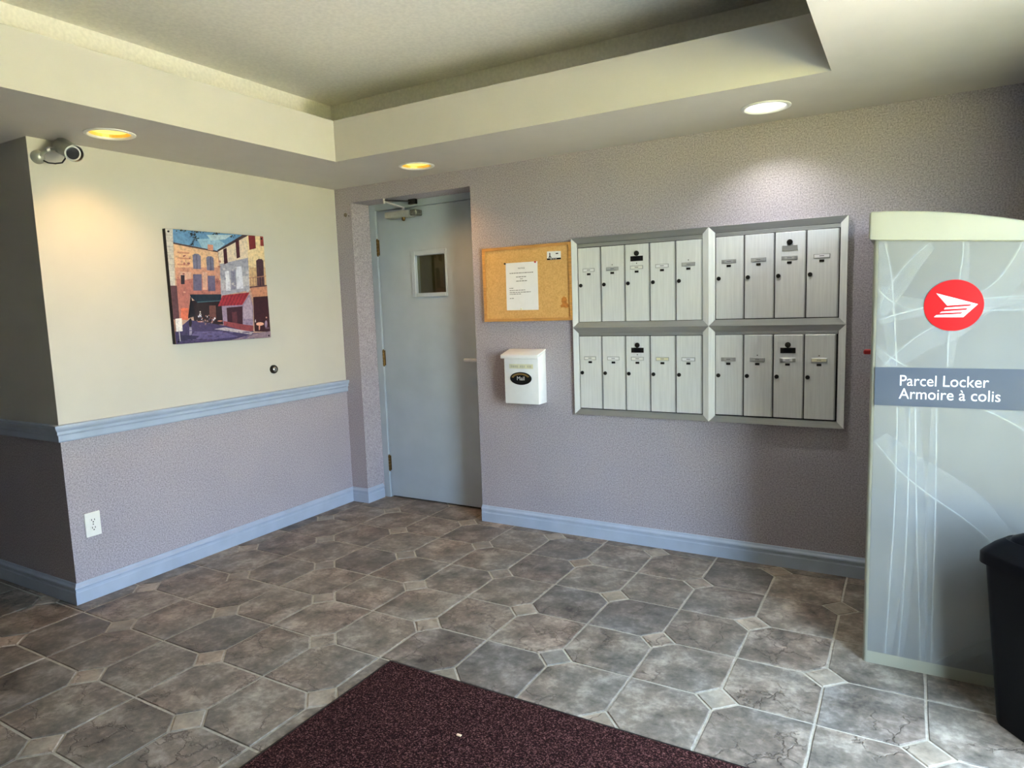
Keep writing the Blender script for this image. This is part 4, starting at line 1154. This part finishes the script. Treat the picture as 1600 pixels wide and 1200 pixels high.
 ((80,66,96), [(0.256,0.032),(0.248,0.03),(0.232,0.031),(0.224,0.034),(0.232,0.035),(0.248,0.034)]),
 ((80,66,96), [(0.5,0.08),(0.488,0.076),(0.465,0.077),(0.454,0.082),(0.466,0.085),(0.489,0.084)]),
 ((80,66,96), [(0.343,0.044),(0.331,0.043),(0.31,0.044),(0.299,0.046),(0.31,0.047),(0.332,0.046)]),
 ((120,108,150), [(0.575,0.07),(0.561,0.067),(0.533,0.069),(0.52,0.072),(0.534,0.075),(0.561,0.074)]),
 ((92,82,128), [(0.717,0.01),(0.701,0.006),(0.67,0.008),(0.655,0.013),(0.671,0.016),(0.702,0.015)]),
 ((92,82,128), [(0.748,0.023),(0.735,0.02),(0.711,0.021),(0.699,0.025),(0.712,0.028),(0.736,0.026)]),
 ((92,82,128), [(0.818,0.049),(0.811,0.047),(0.796,0.048),(0.789,0.05),(0.797,0.052),(0.811,0.051)]),
 ((52,46,84), [(0.474,0.02),(0.468,0.017),(0.458,0.017),(0.453,0.021),(0.458,0.025),(0.469,0.024)]),
 ((52,46,84), [(0.366,0.047),(0.354,0.046),(0.33,0.047),(0.318,0.049),(0.33,0.051),(0.354,0.05)]),
 ((92,82,128), [(0.804,0.003),(0.798,0.001),(0.786,0.001),(0.78,0.004),(0.787,0.007),(0.799,0.006)]),
 ((92,82,128), [(0.307,0.017),(0.302,0.014),(0.292,0.014),(0.288,0.018),(0.293,0.022),(0.302,0.021)]),
 ((120,108,150), [(0.29,0.083),(0.277,0.081),(0.251,0.083),(0.238,0.086),(0.251,0.088),(0.277,0.087)]),
 ((212,160,140), [(0.097,0.636),(0.088,0.625),(0.073,0.625),(0.067,0.635),(0.076,0.646),(0.09,0.647)]),
 ((170,104,98), [(0.192,0.541),(0.184,0.534),(0.17,0.533),(0.163,0.541),(0.172,0.549),(0.186,0.549)]),
 ((150,92,92), [(0.169,0.775),(0.16,0.768),(0.143,0.767),(0.135,0.773),(0.144,0.78),(0.161,0.781)]),
 ((226,180,150), [(0.324,0.49),(0.315,0.483),(0.3,0.483),(0.293,0.489),(0.301,0.495),(0.317,0.496)]),
 ((150,92,92), [(0.201,0.753),(0.196,0.746),(0.186,0.745),(0.182,0.752),(0.188,0.759),(0.197,0.759)]),
 ((212,160,140), [(0.503,0.736),(0.494,0.724),(0.478,0.724),(0.471,0.735),(0.48,0.748),(0.496,0.748)]),
 ((150,92,92), [(0.192,0.707),(0.183,0.698),(0.168,0.697),(0.162,0.706),(0.17,0.716),(0.185,0.716)]),
 ((170,104,98), [(0.074,0.581),(0.07,0.575),(0.061,0.575),(0.058,0.581),(0.063,0.587),(0.071,0.587)]),
 ((170,104,98), [(0.494,0.689),(0.484,0.683),(0.466,0.683),(0.458,0.688),(0.467,0.693),(0.485,0.694)]),
 ((226,180,150), [(0.178,0.77),(0.17,0.759),(0.156,0.759),(0.15,0.768),(0.158,0.779),(0.172,0.779)]),
 ((170,104,98), [(0.495,0.737),(0.491,0.732),(0.483,0.732),(0.479,0.737),(0.484,0.742),(0.492,0.742)]),
 ((212,160,140), [(0.127,0.454),(0.12,0.448),(0.106,0.448),(0.1,0.454),(0.107,0.46),(0.121,0.46)]),
 ((150,92,92), [(0.448,0.552),(0.443,0.546),(0.435,0.546),(0.432,0.552),(0.436,0.558),(0.445,0.559)]),
 ((150,92,92), [(0.133,0.614),(0.126,0.607),(0.114,0.607),(0.108,0.614),(0.115,0.621),(0.128,0.621)]),
 ((170,104,98), [(0.147,0.704),(0.14,0.693),(0.13,0.693),(0.125,0.704),(0.132,0.715),(0.142,0.715)]),
 ((150,92,92), [(0.459,0.55),(0.452,0.54),(0.441,0.54),(0.436,0.55),(0.443,0.56),(0.454,0.56)]),
 ((226,180,150), [(0.477,0.727),(0.472,0.718),(0.462,0.717),(0.458,0.726),(0.464,0.735),(0.473,0.735)]),
 ((226,180,150), [(0.103,0.738),(0.094,0.728),(0.079,0.727),(0.072,0.736),(0.081,0.747),(0.096,0.747)]),
 ((212,160,140), [(0.472,0.616),(0.462,0.604),(0.443,0.604),(0.435,0.615),(0.446,0.626),(0.464,0.626)]),
 ((226,180,150), [(0.486,0.572),(0.479,0.564),(0.468,0.564),(0.463,0.572),(0.469,0.58),(0.481,0.58)]),
 ((150,92,92), [(0.145,0.77),(0.14,0.763),(0.131,0.762),(0.127,0.769),(0.132,0.776),(0.141,0.776)]),
 ((212,160,140), [(0.117,0.723),(0.112,0.714),(0.103,0.714),(0.1,0.723),(0.105,0.732),(0.114,0.732)]),
 ((180,180,192), [(0.637,0.514),(0.63,0.508),(0.616,0.507),(0.61,0.513),(0.618,0.519),(0.631,0.519)]),
 ((200,196,202), [(0.622,0.531),(0.613,0.519),(0.598,0.519),(0.591,0.53),(0.6,0.541),(0.616,0.542)]),
 ((200,196,202), [(0.541,0.668),(0.532,0.662),(0.517,0.661),(0.51,0.667),(0.518,0.674),(0.533,0.675)]),
 ((200,196,202), [(0.663,0.68),(0.655,0.665),(0.642,0.665),(0.637,0.679),(0.645,0.694),(0.658,0.694)]),
 ((200,196,202), [(0.527,0.479),(0.522,0.472),(0.515,0.472),(0.512,0.478),(0.516,0.485),(0.524,0.485)]),
 ((200,196,202), [(0.778,0.644),(0.772,0.636),(0.76,0.636),(0.754,0.643),(0.761,0.651),(0.773,0.651)]),
 ((146,146,168), [(0.775,0.642),(0.771,0.633),(0.764,0.633),(0.761,0.641),(0.765,0.65),(0.772,0.65)]),
 ((200,196,202), [(0.624,0.659),(0.619,0.65),(0.612,0.65),(0.609,0.659),(0.614,0.668),(0.621,0.668)]),
 ((200,196,202), [(0.793,0.643),(0.783,0.63),(0.765,0.63),(0.758,0.642),(0.768,0.656),(0.785,0.656)]),
 ((180,180,192), [(0.777,0.466),(0.767,0.451),(0.751,0.451),(0.744,0.466),(0.753,0.48),(0.77,0.48)]),
 ((146,146,168), [(0.538,0.579),(0.531,0.568),(0.517,0.568),(0.512,0.579),(0.519,0.59),(0.533,0.59)]),
 ((180,180,192), [(0.657,0.676),(0.647,0.666),(0.63,0.665),(0.623,0.675),(0.632,0.685),(0.649,0.685)]),
 ((240,236,232), [(0.005,0.222),(0.066,0.225),(0.063,0.111),(0.004,0.109)]),
 ((200,196,204), [(0.026,0.108),(0.035,0.107),(0.037,0.023),(0.028,0.023)]),
 ((40,44,36), [(0.25,0.964),(0.245,0.959),(0.239,0.96),(0.24,0.967),(0.247,0.969)]),
 ((84,80,60), [(0.209,0.978),(0.204,0.974),(0.199,0.975),(0.199,0.98),(0.205,0.982)]),
 ((40,44,36), [(0.268,0.967),(0.261,0.96),(0.25,0.962),(0.251,0.97),(0.262,0.973)]),
 ((40,44,36), [(0.271,0.963),(0.264,0.959),(0.253,0.96),(0.253,0.965),(0.264,0.967)]),
 ((40,44,36), [(0.227,0.97),(0.221,0.963),(0.211,0.965),(0.212,0.973),(0.222,0.976)]),
 ((40,44,36), [(0.269,0.94),(0.262,0.934),(0.252,0.936),(0.253,0.943),(0.263,0.945)]),
 ((40,44,36), [(0.239,0.97),(0.232,0.966),(0.222,0.967),(0.222,0.971),(0.233,0.973)]),
 ((40,44,36), [(0.248,0.939),(0.242,0.935),(0.234,0.936),(0.234,0.94),(0.243,0.942)]),
 ((40,44,36), [(0.262,0.967),(0.256,0.963),(0.248,0.964),(0.248,0.968),(0.257,0.97)]),
 ((84,80,60), [(0.265,0.978),(0.26,0.972),(0.254,0.974),(0.255,0.981),(0.262,0.984)]),
 ((40,44,36), [(0.237,0.973),(0.231,0.966),(0.222,0.968),(0.223,0.976),(0.232,0.979)]),
 ((40,44,36), [(0.228,0.963),(0.224,0.96),(0.219,0.961),(0.219,0.965),(0.225,0.967)]),
 ((40,44,36), [(0.239,0.959),(0.233,0.956),(0.223,0.956),(0.224,0.96),(0.233,0.962)]),
 ((40,44,36), [(0.233,0.953),(0.226,0.949),(0.216,0.95),(0.216,0.954),(0.227,0.956)]),
 ((40,44,36), [(0.258,0.958),(0.254,0.954),(0.247,0.955),(0.248,0.96),(0.255,0.962)]),
 ((40,44,36), [(0.237,0.965),(0.233,0.96),(0.227,0.962),(0.228,0.967),(0.234,0.97)]),
 ((40,44,36), [(0.263,0.93),(0.259,0.927),(0.254,0.928),(0.254,0.932),(0.26,0.933)]),
 ((40,44,36), [(0.244,0.905),(0.238,0.901),(0.231,0.902),(0.232,0.907),(0.239,0.91)]),
 ((40,44,36), [(0.275,0.949),(0.269,0.942),(0.259,0.944),(0.26,0.951),(0.27,0.954)]),
 ((40,44,36), [(0.249,0.916),(0.245,0.911),(0.24,0.912),(0.24,0.918),(0.246,0.92)]),
 ((84,80,60), [(0.259,0.92),(0.252,0.916),(0.242,0.916),(0.242,0.921),(0.253,0.923)]),
 ((40,44,36), [(0.277,0.917),(0.271,0.911),(0.263,0.913),(0.264,0.92),(0.272,0.923)]),
 ((84,80,60), [(0.259,0.939),(0.253,0.935),(0.243,0.935),(0.244,0.94),(0.254,0.942)]),
 ((40,44,36), [(0.28,0.932),(0.274,0.926),(0.266,0.928),(0.266,0.934),(0.275,0.937)]),
 ((40,44,36), [(0.292,0.935),(0.287,0.93),(0.279,0.931),(0.279,0.936),(0.287,0.939)]),
 ((84,80,60), [(0.264,0.933),(0.26,0.929),(0.253,0.93),(0.253,0.934),(0.26,0.936)]),
 ((40,44,36), [(0.3,0.936),(0.292,0.93),(0.281,0.931),(0.282,0.937),(0.293,0.94)]),
 ((40,44,36), [(0.275,0.917),(0.269,0.912),(0.262,0.913),(0.263,0.919),(0.27,0.921)]),
 ((40,44,36), [(0.245,0.898),(0.238,0.894),(0.227,0.895),(0.227,0.899),(0.238,0.9)]),
 ((84,80,60), [(0.223,0.874),(0.216,0.867),(0.207,0.869),(0.208,0.877),(0.218,0.88)]),
 ((40,44,36), [(0.239,0.887),(0.233,0.881),(0.223,0.883),(0.224,0.889),(0.234,0.891)]),
 ((40,44,36), [(0.237,0.879),(0.232,0.875),(0.225,0.876),(0.226,0.881),(0.233,0.883)]),
 ((40,44,36), [(0.228,0.877),(0.221,0.871),(0.211,0.872),(0.212,0.879),(0.222,0.882)]),
 ((40,44,36), [(0.24,0.87),(0.235,0.866),(0.229,0.867),(0.229,0.873),(0.236,0.875)]),
 ((40,44,36), [(0.13,0.992),(0.126,0.986),(0.12,0.988),(0.121,0.995),(0.127,0.998)]),
 ((40,44,36), [(0.164,0.983),(0.158,0.979),(0.151,0.979),(0.151,0.984),(0.159,0.987)]),
 ((40,44,36), [(0.136,0.99),(0.129,0.984),(0.12,0.985),(0.121,0.993),(0.131,0.996)]),
 ((40,44,36), [(0.134,0.998),(0.13,0.995),(0.124,0.995),(0.124,0.999),(0.131,1)]),
 ((84,80,60), [(0.152,0.994),(0.146,0.99),(0.137,0.991),(0.137,0.995),(0.147,0.997)]),
 ((84,80,60), [(0.178,0.993),(0.173,0.986),(0.166,0.988),(0.167,0.996),(0.174,0.999)]),
 ((84,80,60), [(0.141,0.994),(0.137,0.988),(0.131,0.99),(0.132,0.997),(0.138,1)]),
 ((40,44,36), [(0.142,0.998),(0.137,0.992),(0.13,0.994),(0.13,1),(0.138,1)]),
 ((40,44,36), [(0.175,0.993),(0.17,0.987),(0.162,0.988),(0.163,0.996),(0.171,0.999)]),
 ((40,44,36), [(0.094,0.985),(0.089,0.978),(0.081,0.98),(0.082,0.987),(0.09,0.99)]),
 ((40,44,36), [(0.459,0.991),(0.453,0.986),(0.443,0.987),(0.443,0.992),(0.453,0.995)]),
 ((84,80,60), [(0.479,0.999),(0.475,0.994),(0.469,0.995),(0.469,1),(0.476,1)]),
 ((40,44,36), [(0.486,0.992),(0.479,0.986),(0.469,0.988),(0.47,0.995),(0.481,0.998)]),
 ((40,44,36), [(0.488,0.982),(0.482,0.978),(0.473,0.979),(0.474,0.983),(0.483,0.985)]),
 ((84,80,60), [(0.475,0.992),(0.469,0.986),(0.461,0.987),(0.462,0.994),(0.47,0.997)]),
 ((40,44,36), [(0.488,0.991),(0.483,0.985),(0.477,0.987),(0.478,0.994),(0.485,0.997)]),
 ((40,44,36), [(0.472,0.984),(0.466,0.98),(0.457,0.981),(0.458,0.986),(0.467,0.988)]),
 ((40,44,36), [(0.448,0.981),(0.442,0.975),(0.432,0.976),(0.432,0.983),(0.443,0.986)]),
 ((84,80,60), [(0.51,0.995),(0.502,0.99),(0.491,0.991),(0.492,0.997),(0.503,1.0)]),
 ((40,44,36), [(0.487,0.992),(0.48,0.985),(0.47,0.987),(0.471,0.995),(0.481,0.998)]),
 ((40,44,36), [(0.237,0.99),(0.232,0.985),(0.226,0.986),(0.226,0.993),(0.234,0.995)]),
 ((84,80,60), [(0.287,0.994),(0.28,0.989),(0.27,0.99),(0.271,0.995),(0.281,0.997)]),
 ((84,80,60), [(0.373,0.998),(0.369,0.993),(0.363,0.994),(0.364,1),(0.37,1)]),
 ((40,44,36), [(0.346,0.988),(0.341,0.983),(0.334,0.985),(0.335,0.99),(0.342,0.992)]),
 ((84,80,60), [(0.277,0.995),(0.271,0.99),(0.261,0.991),(0.262,0.996),(0.272,0.999)]),
 ((40,44,36), [(0.316,0.996),(0.311,0.992),(0.304,0.993),(0.304,0.997),(0.312,0.998)]),
 ((40,44,36), [(0.357,1),(0.351,0.998),(0.343,0.998),(0.343,1),(0.352,1)]),
 ((40,44,36), [(0.316,0.986),(0.312,0.981),(0.306,0.982),(0.307,0.989),(0.313,0.992)]),
 ((40,44,36), [(0.291,0.988),(0.287,0.983),(0.281,0.984),(0.281,0.991),(0.288,0.993)]),
 ((84,80,60), [(0.264,0.993),(0.259,0.987),(0.25,0.989),(0.251,0.996),(0.26,0.999)]),
 ((84,80,60), [(0.288,0.992),(0.281,0.985),(0.272,0.987),(0.273,0.995),(0.283,0.998)]),
 ((40,44,36), [(0.278,0.984),(0.273,0.978),(0.265,0.98),(0.266,0.987),(0.274,0.99)]),
 ((40,44,36), [(0.282,0.989),(0.278,0.983),(0.273,0.984),(0.274,0.991),(0.279,0.994)]),
 ((40,44,36), [(0.293,0.989),(0.289,0.983),(0.283,0.985),(0.283,0.992),(0.29,0.995)]),
 ((84,80,60), [(0.629,0.976),(0.623,0.969),(0.614,0.971),(0.614,0.978),(0.624,0.981)]),
 ((40,44,36), [(0.633,0.967),(0.626,0.963),(0.616,0.964),(0.617,0.969),(0.627,0.971)]),
 ((40,44,36), [(0.644,0.981),(0.636,0.974),(0.624,0.976),(0.625,0.983),(0.637,0.986)]),
 ((40,44,36), [(0.656,0.971),(0.65,0.966),(0.642,0.967),(0.642,0.972),(0.651,0.974)]),
 ((40,44,36), [(0.668,0.986),(0.664,0.979),(0.658,0.981),(0.658,0.989),(0.665,0.992)]),
]
vs, fs, cols = [], [], []
for k, (c, pts) in enumerate(ART):
    o_ = len(vs); xx = px + 0.0004 + 0.00005 * k
    vs += [(xx, py0 + 0.001 + (py1 - py0 - 0.002) * u, pz0 + 0.001 + (pz1 - pz0 - 0.002) * v) for u, v in pts]
    fs.append(tuple(range(o_, o_ + len(pts)))); cols.append(lin(c))
pr = mesh('picture_print', vs, fs, 'art', pic)
ca = pr.data.color_attributes.new('Col', 'FLOAT_COLOR', 'CORNER')
for p, c in zip(pr.data.polygons, cols):
    for li in p.loop_indices: ca.data[li].color = (*c, 1)
for u, v in ((0.025, 0.975), (0.975, 0.975), (0.975, 0.02), (0.025, 0.02)):
    yy, zz = py0 + (py1 - py0) * u, pz0 + (pz1 - pz0) * v
    MB().rings([((px, yy, zz), 0.005), ((px + 0.006, yy, zz), 0.005), ((px + 0.008, yy, zz), 0.003)], (1, 0, 0), 12).build('corner_screw', 'black', pic)

# ------------------------------------------------------------------ small wall fittings
ot = thing('wall_outlet', (0.0, -1.797, 0.309), 'white duplex wall outlet above the baseboard on the left wall', 'outlet')
oy, oz = -1.797, 0.369
MB().box((0.0, oy - 0.037, oz - 0.060), (0.006, oy + 0.037, oz + 0.060), 0.003, seg=2).build('cover_plate', 'plastic_white', ot)
for dz in (0.0195, -0.0195):
    zc = oz + dz
    pts = [(0.0165 * math.cos(2 * PI * k / 28), max(-0.0135, min(0.0135, 0.0165 * math.sin(2 * PI * k / 28)))) for k in range(28)]
    vs = [(0.0085, oy + a, zc + c) for a, c in pts] + [(0.004, oy + a, zc + c) for a, c in pts]; n = 28
    rcp = MB().add(vs, [tuple(range(n)), tuple(reversed(range(n, 2 * n)))] + [(k, n + k, n + (k + 1) % n, (k + 1) % n) for k in range(n)]).build('receptacle', 'plastic_white', ot)
    b = MB(); b.box((0.0083, oy - 0.0085, zc - 0.001), (0.0090, oy - 0.0055, zc + 0.008)); b.box((0.0083, oy + 0.0055, zc - 0.001), (0.0090, oy + 0.0085, zc + 0.007))
    b.cyl((0.0083, oy, zc - 0.0075), (0.0090, oy, zc - 0.0075), 0.0032, n=12)
    b.build('slots', 'dark', rcp)
MB().rings([((0.006, oy, oz), 0.0035), ((0.0075, oy, oz), 0.003)], (1, 0, 0), 12).build('plate_screw', 'chrome', ot)

bp = thing('wall_bumper', (0.0, -0.631, 1.016), 'small round dark metal wall bumper below the picture', 'wall bumper')
b = MB(); b.rings([((0.0, -0.631, 1.016), 0.027), ((0.010, -0.631, 1.016), 0.027), ((0.016, -0.631, 1.016), 0.024)], (1, 0, 0), 28); shade_auto(b.build('bumper_cup', 'lockmetal', bp), 50)
b = MB(); b.rings([((0.014, -0.631, 1.016), 0.018), ((0.020, -0.631, 1.016), 0.014), ((0.022, -0.631, 1.016), 0.006)], (1, 0, 0), 24); shade_auto(b.build('bumper_pad', 'chrome', bp), 50)

hk = thing('wall_plug', (0.091, 0.0, 2.013), 'tiny brown wall plug on the narrow wall strip left of the door', 'wall plug')
MB().rings([((0.091, 0.0, 2.013), 0.014), ((0.091, -0.004, 2.013), 0.013), ((0.091, -0.006, 2.013), 0.008)], (0, -1, 0), 18).build('plug_disc', plain('brown_plug', (112, 100, 84), 0.6), hk)
MB().rings([((0.120, 0.0, 2.004), 0.004), ((0.120, -0.003, 2.004), 0.003)], (0, -1, 0), 10).build('plug_screw', 'lockmetal', hk)

# security camera
sc = thing('security_camera', (0.0, -1.857, 2.105), 'silver bullet security camera on a wall bracket in the top left corner', 'security camera')
b = MB(); b.rings([((0.0, -1.862, 2.104), 0.030), ((0.010, -1.862, 2.104), 0.030), ((0.020, -1.862, 2.104), 0.022), ((0.030, -1.861, 2.106), 0.012)], (1, 0, 0), 24)
shade_auto(b.build('bracket_base', 'silver', sc), 45)
b = MB(); b.tube([(0.022, -1.861, 2.106), (0.045, -1.852, 2.118), (0.058, -1.838, 2.134), (0.078, -1.824, 2.137), (0.098, -1.812, 2.134)], 0.0075, 10)
b.cyl((0.054, -1.848, 2.128), (0.060, -1.830, 2.138), 0.012, n=14); b.cyl((0.092, -1.818, 2.134), (0.106, -1.808, 2.132), 0.012, n=14)
shade_auto(b.build('bracket_arm', 'silver', sc), 45)
pb, pf = Vector((0.055, -1.790, 2.160)), Vector((0.195, -1.811, 2.104))
ax = (pf - pb).normalized()
b = MB(); b.rings([(pb, 0.024), (pb + ax * 0.006, 0.030), (pf - ax * 0.006, 0.031), (pf, 0.033), (pf + ax * 0.004, 0.033), (pf + ax * 0.004, 0.026)], ax, 28)
shade_auto(b.build('camera_body', 'silver', sc), 40)
b = MB(); b.rings([(pf + ax * 0.002, 0.0265), (pf + ax * 0.0055, 0.0265), (pf + ax * 0.006, 0.020)], ax, 28); b.build('lens_glass', 'black', sc)
# sun shield: a partial tube around the far side of the body
sd = Vector((0, 0.9, 0.0)); sd = (sd - ax * sd.dot(ax)).normalized(); up_ = ax.cross(sd)
vs, fs, n = [], [], 18
for z_, r_ in ((-0.01, 0.037), (0.155, 0.038), (0.155, 0.035), (-0.01, 0.034)):
    for k in range(n + 1):
        t = math.radians(-125 + 250 * k / n)
        vs.append(pb + ax * z_ + sd * 0.010 + (sd * math.cos(t) + up_ * math.sin(t)) * r_)
for i in range(4):
    for k in range(n):
        j = (i + 1) % 4; fs.append((i * (n + 1) + k, i * (n + 1) + k + 1, j * (n + 1) + k + 1, j * (n + 1) + k))
shade_auto(MB().add(vs, fs).build('sun_shield', 'silver', sc), 45)
b = MB(); b.tube([tuple(p) + () for p in [Vector((0.018, -1.848, 2.090)), Vector((0.040, -1.838, 2.078)), Vector((0.075, -1.826, 2.072)), Vector((0.105, -1.812, 2.074)), Vector((0.118, -1.803, 2.092)), Vector((0.112, -1.800, 2.112)), Vector((0.100, -1.800, 2.125))]], 0.0035, 8)
b.build('cable', 'cable', sc)

# ------------------------------------------------------------------ entrance mat
mt = thing('entrance_mat', (2.9, -2.3, 0), 'burgundy pile entrance mat lying on the tiled floor', 'mat')
MB().box((1.722, -3.10, 0.001), (XR - 0.15, -1.632, 0.006), 0.002).build('rubber_backing', 'black', mt)
MB().box((1.736, -3.086, 0.004), (XR - 0.164, -1.646, 0.012), 0.003, seg=2).build('pile', 'carpet', mt)
cr = MB()
cr.box((2.228, -1.912, 0.0125), (2.246, -1.902, 0.017), 0.002)
tag(cr.build('crumb', 'crumb'), 'tiny pale crumb lying on the burgundy mat', 'crumb')
